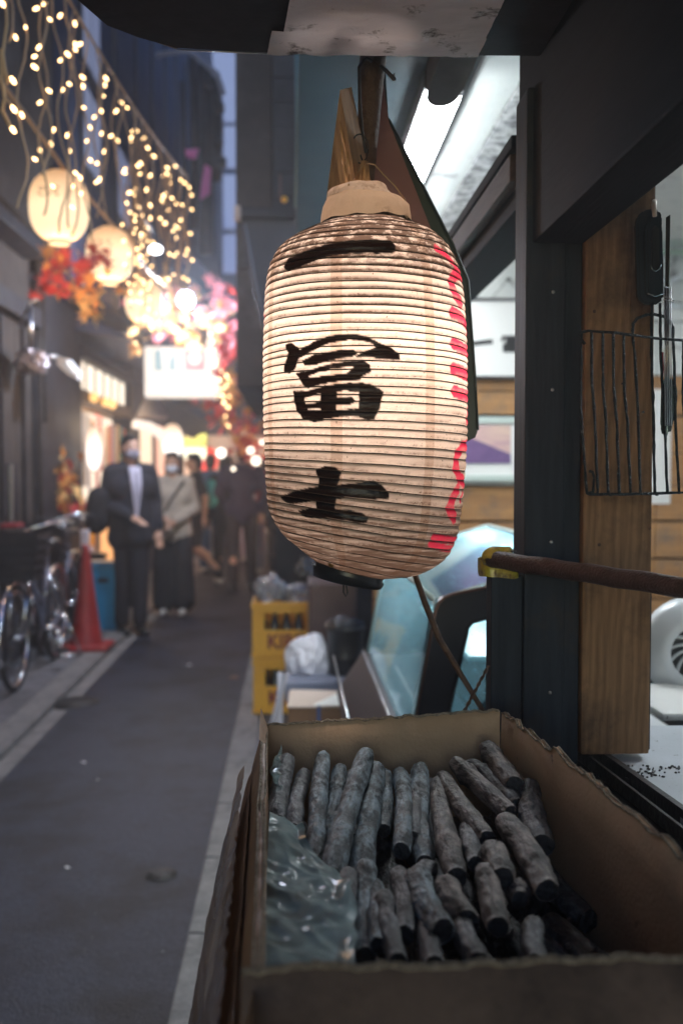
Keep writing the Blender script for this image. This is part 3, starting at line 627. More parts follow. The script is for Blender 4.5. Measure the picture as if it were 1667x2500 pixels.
# ================================================================ THE BIG PAPER LANTERN
YL = 1.34
ST = [((775,556),(1003,550)), ((714,584),(1058,580)), ((674,620),(1098,622)), ((652,680),(1122,690)), ((645,800),(1133,810)), ((643,950),(1136,957)), ((646,1100),(1133,1126)),
      ((651,1195),(1121,1254)), ((659,1250),(1108,1318)), ((690,1302),(1076,1370)), ((735,1342),(1012,1404)), ((768,1368),(938,1412))]
TT = [0, .045, .10, .18, .32, .50, .68, .80, .87, .93, .97, 1.0]
def ring(t):
    k = 0
    while k < len(TT)-2 and t > TT[k+1]: k += 1
    # catmull-rom through the stations
    u = (t-TT[k])/(TT[k+1]-TT[k])
    def g(i, e, c): i = max(0, min(len(ST)-1, i)); return ST[i][e][c]
    out = []
    for e in (0, 1):
        for c in (0, 1):
            p0, p1, p2, p3 = g(k-1, e, c), g(k, e, c), g(k+1, e, c), g(k+2, e, c)
            d1 = (p2-p0)/((TT[min(k+1, 11)]-TT[max(k-1, 0)]) or 1)*(TT[k+1]-TT[k]); d2 = (p3-p1)/((TT[min(k+2, 11)]-TT[k]) or 1)*(TT[k+1]-TT[k])
            out.append((2*u**3-3*u**2+1)*p1+(u**3-2*u**2+u)*d1+(-2*u**3+3*u**2)*p2+(u**3-u**2)*d2)
    l = P(out[0], out[1], YL); r_ = P(out[2], out[3], YL)
    c = (l+r_)/2; ax = (r_-l); rad = ax.length/2*.993; ax.normalize()
    return c, rad, ax
NR = 47; SUB = 6; NS = 560
ln = thing('paper_lantern', ring(1.0)[0], 'large glowing ribbed paper lantern with black brushed characters hanging in the foreground', 'lantern')
def ring_pts(t, bulge, n, ph=0):
    c, rad, ax = ring(t); fr_ = Vector((0, -1, 0)); rad *= (1+bulge)
    return [c+(ax*math.sin(2*math.pi*k/n+ph)+fr_*math.cos(2*math.pi*k/n+ph))*rad for k in range(n)]
_rj = random.Random(4); RJ = [0.0]+[(i+_rj.uniform(-.13, .13))/NR for i in range(1, NR)]+[1.0]; ts = []
for i in range(NR):
    for s_ in range(SUB): ts.append(((RJ[i]*(1-s_/SUB)+RJ[i+1]*s_/SUB), s_/SUB))
ts.append((1.0, 0.0))
# angular samples: dense on the side facing the alley/camera
ang = []
for k in range(NS):
    u = k/NS
    ang.append(-math.pi*.62+1.24*math.pi*(k/(NS*.86)) if k < NS*.86 else math.pi*.62+.76*math.pi*((k-NS*.86)/(NS*.14)))
vs = []; att = []
for (t, s_) in ts:
    c, rad, ax = ring(t); fr_ = Vector((0, -1, 0))
    for a in ang:
        # ribs wander a little; the bottom ones fan out towards the right side
        tw = .0009*noise.noise(Vector((math.sin(a)*1.3, math.cos(a)*1.3, t*40)))
        b_ = .0125*math.sin(math.pi*s_)**.7*(1+.5*noise.noise(Vector((math.sin(a)*3, math.cos(a)*3, round(t*NR)*.7))))
        if t > .8: b_ *= 1-(t-.8)*2
        p = c+(ax*math.sin(a)+fr_*math.cos(a))*rad*(1+b_)
        p += Vector((0, 0, tw+.0010*noise.noise(Vector((math.sin(a)*2.1, math.cos(a)*2.1, t*9)))))
        vs.append(p); att.append((t, s_, a))
me = bpy.data.meshes.new('paper'); nt_ = len(ts)
fs = [(j*NS+k, j*NS+(k+1) % NS, (j+1)*NS+(k+1) % NS, (j+1)*NS+k) for j in range(nt_-1) for k in range(NS)]
O_ = ORG[ln.name]; me.from_pydata([v-O_ for v in vs], [], fs); me.polygons.foreach_set('use_smooth', [True]*len(fs))
att = np.array(att)
# brushed writing: outlines laid on the cylinder in unrolled coordinates (degrees round, height)
Z3 = lambda x, y: (600+x/2.475, 500+y/2.475)
INK = [
 [(235,375),(260,330),(370,280),(500,240),(640,222),(780,215),(870,222),(903,250),(890,282),(860,292),(740,288),(620,292),(500,305),(400,340),(300,385),(265,393),(240,388)],
 [(243,845),(275,838),(318,870),(315,920),(300,985),(265,1012),(235,1010),(235,975),(255,930),(262,890),(243,865)],
 [(315,885),(350,870),(420,825),(500,797),(580,787),(660,785),(730,800),(800,835),(870,865),(925,905),(928,935),(880,930),(800,925),(740,912),(670,918),(700,900),(790,865),(770,835),(700,815),(620,812),(540,825),(460,848),(390,885),(335,915),(315,925)],
 [(345,945),(400,915),(480,898),(570,880),(650,880),(665,900),(640,915),(560,925),(480,945),(420,965),(360,968)],
 [(310,1020),(350,1010),(375,1040),(398,1085),(380,1105),(350,1085),(330,1050)],
 [(345,1018),(440,985),(540,960),(640,948),(700,942),(748,968),(750,1005),(720,1020),(690,1040),(640,1055),(600,1045),(600,1030),(660,985),(640,968),(540,985),(440,1008),(360,1035)],
 [(375,1055),(480,1035),(600,1028),(690,1030),(690,1055),(560,1060),(460,1080),(385,1100)],
 [(293,1130),(350,1128),(352,1180),(360,1220),(390,1260),(470,1285),(470,1300),(420,1310),(350,1290),(310,1240),(298,1180)],
 [(350,1135),(440,1110),(560,1085),(700,1078),(760,1092),(828,1130),(810,1190),(800,1240),(770,1290),(740,1300),(690,1280),(685,1230),(690,1180),(685,1125),(600,1120),(500,1128),(400,1148),(350,1165)],
 [(460,1125),(550,1110),(545,1200),(540,1260),(460,1260),(455,1190)],
 [(355,1215),(460,1190),(560,1170),(640,1168),(655,1185),(620,1205),(540,1205),(440,1225),(360,1234)],
 [(360,1240),(460,1250),(560,1240),(690,1236),(690,1275),(580,1275),(470,1292),(390,1280)],
 [(430,1605),(480,1582),(540,1590),(572,1620),(560,1660),(545,1700),(545,1760),(530,1855),(430,1855),(432,1760),(445,1690),(450,1650),(432,1630)],
 [(215,1765),(300,1735),(400,1710),(520,1705),(600,1690),(700,1685),(770,1672),(820,1700),(858,1745),(858,1770),(800,1775),(700,1768),(600,1765),(500,1775),(380,1790),(270,1805),(235,1790)],
 [(320,1850),(400,1838),(500,1838),(620,1848),(700,1865),(735,1895),(725,1918),(680,1922),(600,1900),(500,1890),(400,1890),(345,1875)]]
V = np.array([[v.x, v.y, v.z] for v in vs])
D3 = V-np.array(EYE); kk = D3 @ np.array(fw)
X = CX+F*(D3 @ np.array(rt))/kk; Yp = CY-F*(D3 @ np.array(up))/kk
front_ = np.cos(att[:, 2]) > .05
def sdf(poly, x, y):                              # signed distance, negative inside
    poly = np.array(poly, float); d = np.full(x.shape, 1e9); ins = np.zeros(x.shape, bool); n = len(poly)
    for i in range(n):
        a = poly[i]; b = poly[(i+1) % n]; e = b-a; w0 = x-a[0]; w1 = y-a[1]
        h = np.clip((w0*e[0]+w1*e[1])/(e @ e), 0, 1); d = np.minimum(d, np.hypot(w0-h*e[0], w1-h*e[1]))
        cnd = ((a[1] > y) != (b[1] > y)) & (x < (b[0]-a[0])*(y-a[1])/((b[1]-a[1]) or 1e-9)+a[0]); ins ^= cnd
    return np.where(ins, -d, d)
ink = np.zeros(len(vs)); jx = np.array([noise.noise(Vector(v)*160) for v in vs])*1.3
sel = np.where(front_)[0]
for pl in INK:
    pp = [Z3(*q) for q in pl]; xs = [q[0] for q in pp]; ys = [q[1] for q in pp]
    s2 = sel[(X[sel] > min(xs)-4) & (X[sel] < max(xs)+4) & (Yp[sel] > min(ys)-4) & (Yp[sel] < max(ys)+4)]
    d = sdf(pp, X[s2], Yp[s2])-2.2+jx[s2]*1.3; ink[s2] = np.maximum(ink[s2], np.clip(.5-d/1.6, 0, 1))
RED = [([(50,262),(58,300),(66,352),(74,400)], 15), ([(78,415),(64,425),(58,470),(62,545),(70,598)], 24), ([(78,425),(86,470),(92,520)], 16), ([(57,650),(66,672),(78,715),(92,770)], 24), ([(80,730),(84,800)], 12),
       ([(57,838),(70,870),(95,900)], 25), ([(57,990),(72,1020),(95,1040)], 27), ([(58,1128),(72,1150),(95,1165)], 25), ([(84,1235),(80,1275)], 12), ([(78,1305),(84,1318)], 12),
       ([(84,1452),(69,1462),(62,1510),(61,1590),(68,1650),(80,1688)], 24), ([(66,1722),(61,1775),(58,1830),(66,1892)], 27), ([(78,1735),(74,1790)], 12), ([(47,2008),(60,2020),(80,2030)], 15), ([(46,2050),(60,2072),(80,2082)], 13), ([(95,1730),(100,1900)], 15), ([(105,420),(108,600)], 18)]
red = np.zeros(len(vs)); az = np.degrees(att[:, 2]); yz = (Yp-500)*2.475
for pl, w_ in RED:
    w_ = w_*1.5
    for (a0, y0), (a1, y1) in zip(pl[:-1], pl[1:]):
        a0 -= 6; a1 -= 6
        ax_, ay_ = a0*10.5, y0; bx_, by_ = a1*10.5, y1; x = az*10.5
        h = np.clip(((x-ax_)*(bx_-ax_)+(yz-ay_)*(by_-ay_))/((bx_-ax_)**2+(by_-ay_)**2+1e-9), 0, 1)
        d = np.hypot(x-ax_-h*(bx_-ax_), yz-ay_-h*(by_-ay_))-w_+jx*4; red = np.maximum(red, np.clip(.5-d/5, 0, 1))
# a red character on the hidden left side just peeps round the edge
for (a0, y0, w_) in ((-84, 680, 18), (-88, 700, 20)):
    red = np.maximum(red, np.clip(.5-(np.hypot((az-a0)*10.5, yz-y0)-w_)/5, 0, 1))
ca = me.color_attributes.new('marks', 'FLOAT_COLOR', 'POINT')
buf = np.zeros((len(vs), 4)); buf[:, 0] = ink; buf[:, 1] = red*(1-ink); buf[:, 2] = att[:, 1]; buf[:, 3] = att[:, 0]
ca.data.foreach_set('color', buf.astype(np.float32).ravel())
aa = me.attributes.new('az', 'FLOAT', 'POINT'); aa.data.foreach_set('value', (az).astype(np.float32))
# paper material
pm = bpy.data.materials.new('lantern_paper'); pm.use_nodes = True; nt = pm.node_tree; N = nt.nodes; L = nt.links
for n in list(N):
    if n.type != 'OUTPUT_MATERIAL': N.remove(n)
out = [n for n in N if n.type == 'OUTPUT_MATERIAL'][0]
at = N.new('ShaderNodeAttribute'); at.attribute_name = 'marks'; sp = N.new('ShaderNodeSeparateColor'); L.new(at.outputs['Color'], sp.inputs[0])
azn = N.new('ShaderNodeAttribute'); azn.attribute_name = 'az'
tc = N.new('ShaderNodeTexCoord')
def math_(op, a, b=None, c=None, clamp=False):
    n = N.new('ShaderNodeMath'); n.operation = op; n.use_clamp = clamp
    for i, v in enumerate((a, b, c)):
        if v is None: continue
        if isinstance(v, (int, float)): n.inputs[i].default_value = v
        else: L.new(v, n.inputs[i])
    return n.outputs[0]
def noise_(sc_, det=8, rough=.65, st=(1,1,1), lac=2):
    mp = N.new('ShaderNodeMapping'); mp.inputs['Scale'].default_value = st; L.new(tc.outputs['Object'], mp.inputs[0])
    n = N.new('ShaderNodeTexNoise'); n.inputs['Scale'].default_value = sc_; n.inputs['Detail'].default_value = det; n.inputs['Roughness'].default_value = rough
    L.new(mp.outputs[0], n.inputs[0]); return n.outputs[0]
def rng(v, a, b, c, d):
    n = N.new('ShaderNodeMapRange'); L.new(v, n.inputs[0]); n.inputs[1].default_value = a; n.inputs[2].default_value = b; n.inputs[3].default_value = c; n.inputs[4].default_value = d; return n.outputs[0]
t_ = at.outputs['Alpha']; s__ = sp.outputs[2]
ribd = math_('ABSOLUTE', math_('SUBTRACT', s__, .5))                    # .5 at rib, 0 mid
ribd2 = rng(ribd, .43, .5, 0, 1)
shelf = rng(s__, .42, .98, 0, 1)                                        # soot that gathers just above each rib
fine = noise_(170, 8, .7); mid = noise_(26, 6, .6, (1,1,1.6)); streak = noise_(60, 7, .7, (.35,.35,5))
top = rng(t_, .0, .22, 1, 0); bot = math_('POWER', rng(t_, .66, .98, 0, 1), .8)
sh2 = math_('MULTIPLY', shelf, rng(mid, .33, .58, .12, 1.0))
sh2 = math_('MULTIPLY', sh2, rng(fine, .40, .62, .15, 1))
topd = math_('MULTIPLY', math_('POWER', top, .7), rng(noise_(60, 8, .75, (1,1,2.2)), .43, .53, 0, 1.8))
bot_dark = math_('MULTIPLY', bot, rng(streak, .38, .60, .45, 1.15))  # streaked darkening towards the bottom of the paper
speck = rng(noise_(230, 3, .6), .66, .71, 0, .85)
band = math_('MULTIPLY', rng(noise_(9, 4, .6, (.5,.5,1.6)), .46, .66, 0, .75), math_('ADD', .25, shelf))
dirt = math_('ADD', math_('ADD', sh2, topd), math_('ADD', bot_dark, math_('ADD', speck, band)), clamp=True)
# vertical pasted seams of double paper
def seam(a0, w):
    return rng(math_('ABSOLUTE', math_('SUBTRACT', azn.outputs['Fac'], a0)), w-.15, w+.15, 1, 0)
sm = math_('ADD', math_('ADD', seam(-19, 3.1), seam(32, 3.0)), math_('ADD', seam(-68, 3), seam(78, 3)), clamp=True)
ribc = math_('MULTIPLY', ribd2, .72)
def mixc(f, a, b):
    n = N.new('ShaderNodeMixRGB'); 
    if isinstance(f, (int, float)): n.inputs[0].default_value = f
    else: L.new(f, n.inputs[0])
    for i, v in ((1, a), (2, b)):
        if isinstance(v, tuple): n.inputs[i].default_value = (*v, 1)
        else: L.new(v, n.inputs[i])
    return n.outputs[0]
blot = noise_(14, 5, .6)
base = mixc(rng(blot, .35, .7, 0, 1), (.80, .70, .60), (.73, .61, .51))
base = mixc(math_('MULTIPLY', sm, .45), base, (.45, .28, .17))
base = mixc(math_('MULTIPLY', dirt, .9), base, (.10, .055, .035))
base = mixc(ribc, base, (.045, .028, .02))
rfade = math_('MULTIPLY', sp.outputs[1], math_('SUBTRACT', 1, math_('MULTIPLY', shelf, rng(noise_(30,6,.6), .35, .65, .0, .75))))
base = mixc(rfade, base, (.72, .045, .10))
inkw = math_('MULTIPLY', sp.outputs[0], rng(noise_(60, 6, .7, (.25, 1, 6)), .30, .34, .72, 1.0))
dcol = mixc(inkw, base, (.010, .008, .009))
tcol = mixc(inkw, base, (.006, .003, .002)); 
# soot blocks more than it colours
tr = N.new('ShaderNodeBsdfTranslucent'); L.new(tcol, tr.inputs[0])
df = N.new('ShaderNodeBsdfDiffuse'); L.new(dcol, df.inputs[0])
gl = N.new('ShaderNodeBsdfGlossy'); gl.inputs['Roughness'].default_value = .32; gl.inputs[0].default_value = (.5, .5, .5, 1)
bp = N.new('ShaderNodeBump'); bp.inputs['Strength'].default_value = .5; bp.inputs['Distance'].default_value = .002
L.new(math_('ADD', noise_(120, 5, .6), math_('MULTIPLY', noise_(40, 4, .6, (1,1,3)), 2.0)), bp.inputs['Height'])
for n in (df, gl): L.new(bp.outputs[0], n.inputs['Normal'])
mx = N.new('ShaderNodeMixShader'); mx.inputs[0].default_value = .5; L.new(df.outputs[0], mx.inputs[1]); L.new(tr.outputs[0], mx.inputs[2])
m2 = N.new('ShaderNodeMixShader'); L.new(math_('MULTIPLY', sp.outputs[0], .05), m2.inputs[0]); L.new(mx.outputs[0], m2.inputs[1]); L.new(gl.outputs[0], m2.inputs[2])
L.new(m2.outputs[0], out.inputs[0])
me.materials.append(pm); me.update()
po = bpy.data.objects.new('paper', me); C.objects.link(po); po.parent = ln; ORG[po.name] = O_
# bamboo ribs: a hoop in each groove
for i in range(0, NR+1):
    t = RJ[i]; c, rad, ax = ring(t)
    pts = [c+(ax*math.sin(2*math.pi*k/72)+Vector((0,-1,0))*math.cos(2*math.pi*k/72))*rad*.999+Vector((0,0,.0008*noise.noise(Vector((math.sin(2*math.pi*k/72)*2.1, math.cos(2*math.pi*k/72)*2.1, t*9)))) ) for k in range(73)]
    MB().tube(pts, .0010, 5, cap=False).build('rib', M['rust'], ln)
# neck collar with tape
def P2(px, py): return P(px, py, YL)
def collar(rows, mt, name, n=48, wob=.0015):
    m = MB(); vs = []
    for (lx, ly, rx, ry) in rows:
        l = P2(lx, ly); r_ = P2(rx, ry); c = (l+r_)/2; ax = r_-l; rad = ax.length/2; ax.normalize()
        for k in range(n):
            a = 2*math.pi*k/n; p = c+(ax*math.sin(a)+Vector((0,-1,0))*math.cos(a))*rad*.985; vs.append(wobble(p, wob, 45))
    m.add(vs, [(j*n+k, j*n+(k+1) % n, (j+1)*n+(k+1) % n, (j+1)*n+k) for j in range(len(rows)-1) for k in range(n)], True)
    return m.build(name, mt, ln)
for k_ in ('tape_beige', 'tape_silver'):           # tape lets some of the lamp light through
    m_ = M[k_]; nt_2 = m_.node_tree; bs = nt_2.nodes['Principled BSDF']; tl = nt_2.nodes.new('ShaderNodeBsdfTranslucent'); mxs = nt_2.nodes.new('ShaderNodeMixShader'); mxs.inputs[0].default_value = .35
    tl.inputs[0].default_value = (.62, .48, .34, 1); o_ = [n for n in nt_2.nodes if n.type == 'OUTPUT_MATERIAL'][0]
    nt_2.links.new(bs.outputs[0], mxs.inputs[1]); nt_2.links.new(tl.outputs[0], mxs.inputs[2]); nt_2.links.new(mxs.outputs[0], o_.inputs[0])
collar([(781,560,1005,556),(783,530,1004,530),(787,505,1000,508),(796,486,985,492)], M['tape_beige'], 'collar')
collar([(797,494,982,500),(797,478,950,470),(800,466,945,458),(815,470,935,462)], M['tape_silver'], 'collar_tape', wob=.002)
collar([(775,560,1008,554),(779,549,1006,545)], mat('soot_crust', (.03,.02,.015), .9, col2=(.08,.05,.035), scale=80, bump=1.0), 'soot_crust', wob=.004)
collar([(770,1368,936,1412),(768,1384,934,1430)], M['frame_black'], 'bottom_ring', wob=.0004)
c0 = (P2(768, 1390)+P2(934, 1436))/2
def disc(rows, name, mt): return collar(rows, mt, name, wob=.0003)
disc([(763,1378,938,1424),(763,1404,936,1432),(774,1408,930,1438),(800,1412,905,1436)], 'bottom_cap', M['frame_black'])
m = MB(); r0 = P(809, 1378, YL-.052); m.lathe([(.0001, .003), (.003, .0022), (.0042, 0), (.0042, -.003)], r0+Vector((0,-.0,0)), 14, Matrix.Rotation(R(90), 3, 'X')); m.build('rivet', mat('brass_rivet', (.6,.33,.12), .3, .9), ln)
m = MB(); h0 = P(842, 1412, YL-.03); m.tube([h0, h0+Vector((.002, 0, -.01)), h0+Vector((.0035, 0, -.019)), h0+Vector((.001, 0, -.024)), h0+Vector((-.002, 0, -.018)), h0+Vector((-.0015, 0, -.004))], .0012, 6); m.build('hook', M['cable'], ln)
hookm.build('hanging_loop', M['cable'], ln)
m = MB()
for k in range(6):
    dx = (k-2.5)*5; m.tube([P(890+dx*.3, 395, YL+.005*(k % 3)), P(888+dx*.7, 420, YL+.008*(k % 3)-.01), P(884+dx*1.1, 475, YL-.01+.01*(k % 2))], .0028, 6)
m.build('rope_bundle', M['block_wood'], ln)
m = MB(); m.tube([P(895, 398, YL-.02), P(915, 402, YL-.03), P(935, 425, YL-.05), P(965, 455, YL-.05), P(990, 490, YL-.02)], .0009, 5); m.tube([P(880, 410, YL-.02), P(862, 440, YL-.03), P(850, 452, YL-.04)], .0009, 5); m.build('binding_wire', M['cord'], ln)
# lamp inside
cb = ring(.40)[0]
MB().ell(cb, (.022, .022, .032), 16).build('bulb', emis('bulb_glow', (1, .8, .62), 8), ln)
LAMP = point('lantern_lamp', ring(.40)[0], (1, .79, .70), 2.4, .05, ln)

# ================================================================ THE CHARCOAL BOX
BX0, BX1, BYN, BYF, BZ, BT = -.034, .292, .655, 1.325, .82, 1.068
bx = thing('cardboard_box', (.14, 1.0, BZ), 'open torn brown cardboard box full of charcoal sticks in the foreground', 'box')
def rimz(s, amp=.004): return amp*noise.noise(Vector((s*23, 1.7, 0)))+amp*.5*noise.noise(Vector((s*90, 4, 0)))
def wallsheet(a, b, name, mt, zb, zt0, zt1, th, nseg=70, torn=0, seed=0, out=(0, 0)):
    """upright cardboard wall from a to b (xy) with thickness th and an uneven torn top"""
    m = MB(); a = Vector((*a, 0)); b = Vector((*b, 0)); d = (b-a).normalized(); n_ = Vector((-d.y, d.x, 0)); tops = []
    vs = []; fs = []
    rows = 7
    for i in range(nseg+1):
        u = i/nseg; p = a.lerp(b, u); zt = zt0+(zt1-zt0)*u + rimz(u+seed, .003+torn)+torn*.8*(abs(noise.noise(Vector((u*41, seed, 2))))-.2)-(torn+.001)*1.2*max(0, noise.noise(Vector((u*13, seed, 8)))-.15)
        for k in range(rows):
            v = k/(rows-1); q = p+Vector((out[0], out[1], 0))*v**2
            q += n_*(.0022*noise.noise(Vector((u*5+seed, v*3, 0)))*(1+torn*12))
            z = zb+(zt-zb)*v
            vs.append(Vector((q.x, q.y, z))+n_*th/2); vs.append(Vector((q.x, q.y, z))-n_*th/2)
        tops.append((Vector((q.x, q.y, zt)), n_))
    st = rows*2
    for i in range(nseg):
        for k in range(rows-1):
            A = i*st+k*2; fs.append((A, A+2, A+2+st, A+st)); fs.append((A+1, A+1+st, A+3+st, A+3))
        A = i*st+(rows-1)*2; fs.append((A, A+1, A+1+st, A+st))
    m.add(vs, fs, True); m.build(name, mt, bx)
    # corrugated torn edge
    e = MB(); e2 = []; cnt = int((b-a).length/.0032)
    for i in range(nseg*3):
        u = i/(nseg*3); p, n2 = tops[int(u*nseg)]; q = tops[min(nseg, int(u*nseg)+1)][0]; f = u*nseg-int(u*nseg); p = p.lerp(q, f)
        ph = u*cnt*2*math.pi
        e2.append(p+n2*(th*.42*math.sin(ph))+Vector((0, 0, .0009+.0012*noise.noise(Vector((u*60, seed, 3))))))
    e.tube(e2, .0009, 4, smooth=False)
    for s_ in (-1, 1):
        e.tube([p+n2*th*.5*s_+Vector((0, 0, .0004+.0014*noise.noise(Vector((i*.7, seed, s_))))) for i, (p, n2) in enumerate(tops)], .0011, 5)
    e.build('torn_edge', M['card_edge'], bx)
    return tops
wallsheet((BX0, BYF), (BX1-.008, BYF+.02), 'back_wall', M['card'], BZ, 1.062, 1.074, .006, seed=1)
wallsheet((BX1-.008, BYF+.02), (.352, BYN), 'side_wall', M['card'], BZ, 1.074, 1.066, .006, torn=.007, seed=2, out=(.006, 0))
wallsheet((BX0, BYF), (BX0+.015, BYN), 'side_wall', M['card_out'], BZ, 1.060, 1.068, .007, torn=.003, seed=3, out=(-.004, 0))
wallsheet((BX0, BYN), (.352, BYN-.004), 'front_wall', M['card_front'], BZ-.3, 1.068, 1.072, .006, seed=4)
MB().box((BX0, BYN, BZ-.006), (.352, BYF+.02, BZ)).build('floor', M['card'], bx)
# outer flap folded down outside, left
def flap(u, v):
    y = .50+(1.322-.50)*u; k = 1-u; x = BX0+.017*k-.006-.018*math.sin(min(1, v*1.1)*1.57)+.002*noise.noise(Vector((u*4, v*3, 2))); z = 1.058-.11*v+.006*noise.noise(Vector((u*12, 0, 5)))*(1-v)
    return Vector((x, y, z))
sheet(flap, 50, 14).build('outer_flap', M['card_flap'], bx)
def tflap(u, v):
    y = 1.24+.085*u; x = BX0+.002-.010*v; z = 1.058+.028*v*(.3+.7*u)+.002*noise.noise(Vector((u*9, v*3, 7))); return Vector((x, y, z))
sheet(tflap, 14, 6).build('corner_tab', M['card_out'], bx)
# stand under the box
MB().bbox((BX0+.02, .35, 0), (.340, BYF, BZ-.008), .006).build('wooden_stand', M['dark_wood_v'], label='dark stand carrying the cardboard box beside the stall front', cat='stand')
# outer plastic bag hanging over the left side
def oshape(u, v, fine):
    y = .40+(1.27-.40)*u; k = 1-u; n1 = noise.noise(Vector((u*5, v*2.2, 1)))
    x0 = BX0+.017*k-.027; w = math.sin(v*1.45)
    x = x0-.062*w-.004*v-(.016*n1+.010*noise.noise(Vector((u*16, v*5, 3))))*min(1, v*4)*fine-.006*abs(noise.noise(Vector((u*28, v*9, 8))))*fine
    z = 1.025-.03*(1-u)*0+.010*noise.noise(Vector((u*11, 0, 0)))-.52*v**1.25+.012*n1*fine
    return Vector((x, y+.008*noise.noise(Vector((u*9, v*9, 4))), z))
sheet(lambda u, v: oshape(u, v, 1), 110, 60).build('plastic_bag', M['film_out'], label='crinkled clear plastic bag hanging over the outer left side of the charcoal box', cat='plastic bag')
sheet(lambda u, v: oshape(u, v, .35)+Vector((.009, 0, -.008)), 50, 24).build('paper_sack', M['card_flap'], label='brown paper sack hanging inside the clear plastic against the box side', cat='sack')
# inner liner film, left and front
def rid(v, s): return 1-abs(noise.noise(v*s))*2
def ifilm(u, v):                                 # u along depth (near to far), v across from the left wall
    y = BYN+.010+(1.06-BYN)*u; w = .062*(1+.25*math.sin(u*4))*(1-.5*max(0, u-.6)/.4)+.012*noise.noise(Vector((u*8, 0, 1)))
    x = BX0+.010+w*v; z = 1.034-.006*u+.012*noise.noise(Vector((x*14, y*9, 2)))+.006*rid(Vector((x*16+y*5, y*9, 3)), 1)+.0024*rid(Vector((x*50+y*30, y*34-x*20, 6)), 1)-.012*v**2+.012*max(0, v-.8)/.2*math.sin(u*9)**2
    if u > .93: z -= .02*(u-.93)/.07
    return Vector((x, y, z))
sheet(ifilm, 130, 60).build('plastic_liner', M['film_in'], label='crumpled translucent plastic liner folded over the charcoal along the left wall of the box', cat='plastic sheet')
def ifilm2(u, v):
    x = .040+.19*u; y = BYN+.010+.034*v*(1+.35*math.sin(u*9)); z = 1.012+.016*rid(Vector((x*22, y*12, 9)), 1)+.003*rid(Vector((x*55, y*40-x*20, 9)), 1)-.018*v-.012*math.sin(u*5)
    return Vector((x, y, z))
sheet(ifilm2, 130, 34).build('plastic_liner', M['film_in'], label='crumpled plastic liner bunched along the near wall of the box', cat='plastic sheet')
def ifilm3(u, v):
    y = 1.16+.13*u; z = 1.045-.085*v+.008*noise.noise(Vector((u*9, v*7, 2))); x = BX0+.008+.012*v+.012*rid(Vector((u*2, v*3, 4)), 2)
    return Vector((x, y, z))
sheet(ifilm3, 36, 30).build('plastic_liner', M['film_in'], label='torn scrap of plastic liner in the far left corner of the box', cat='plastic sheet')
# ---- charcoal sticks
def char_mat(name, ash, ashc, dark):
    m = bpy.data.materials.new(name); m.use_nodes = True; nt = m.node_tree; N = nt.nodes; L = nt.links; b = N['Principled BSDF']; b.inputs['Roughness'].default_value = .62
    tc = N.new('ShaderNodeTexCoord'); mp = N.new('ShaderNodeMapping'); mp.inputs['Scale'].default_value = (1, 1, .45); L.new(tc.outputs['Object'], mp.inputs[0])
    n1 = N.new('ShaderNodeTexNoise'); n1.inputs['Scale'].default_value = 55; n1.inputs['Detail'].default_value = 9; n1.inputs['Roughness'].default_value = .72; L.new(mp.outputs[0], n1.inputs[0])
    rp = N.new('ShaderNodeValToRGB'); L.new(n1.outputs[0], rp.inputs[0]); e = rp.color_ramp.elements
    e[0].position = .44; e[0].color = (*dark, 1); e[1].position = .66; e[1].color = (*ashc, 1); q = rp.color_ramp.elements.new(.53); q.color = tuple((a+b_)/2*ash for a, b_ in zip(dark, ashc))+(1,)
    at = N.new('ShaderNodeAttribute'); at.attribute_name = 'endmask'
    mx = N.new('ShaderNodeMixRGB'); L.new(at.outputs['Fac'], mx.inputs[0]); L.new(rp.outputs[0], mx.inputs[1]); mx.inputs[2].default_value = (.022, .020, .020, 1)
    L.new(mx.outputs[0], b.inputs['Base Color'])
    n2 = N.new('ShaderNodeTexNoise'); n2.inputs['Scale'].default_value = 120; n2.inputs['Detail'].default_value = 8; L.new(mp.outputs[0], n2.inputs[0])
    bp = N.new('ShaderNodeBump'); bp.inputs['Strength'].default_value = 1.0; bp.inputs['Distance'].default_value = .006; L.new(n2.outputs[0], bp.inputs['Height']); L.new(bp.outputs[0], b.inputs['Normal'])
    return m
CM = [char_mat('ashy_charcoal', 1.0, (.27,.34,.39), (.022,.027,.032)), char_mat('warm_ashy_charcoal', .9, (.28,.225,.205), (.026,.021,.020)), char_mat('dark_charcoal', .7, (.22,.22,.24), (.03,.03,.033))]
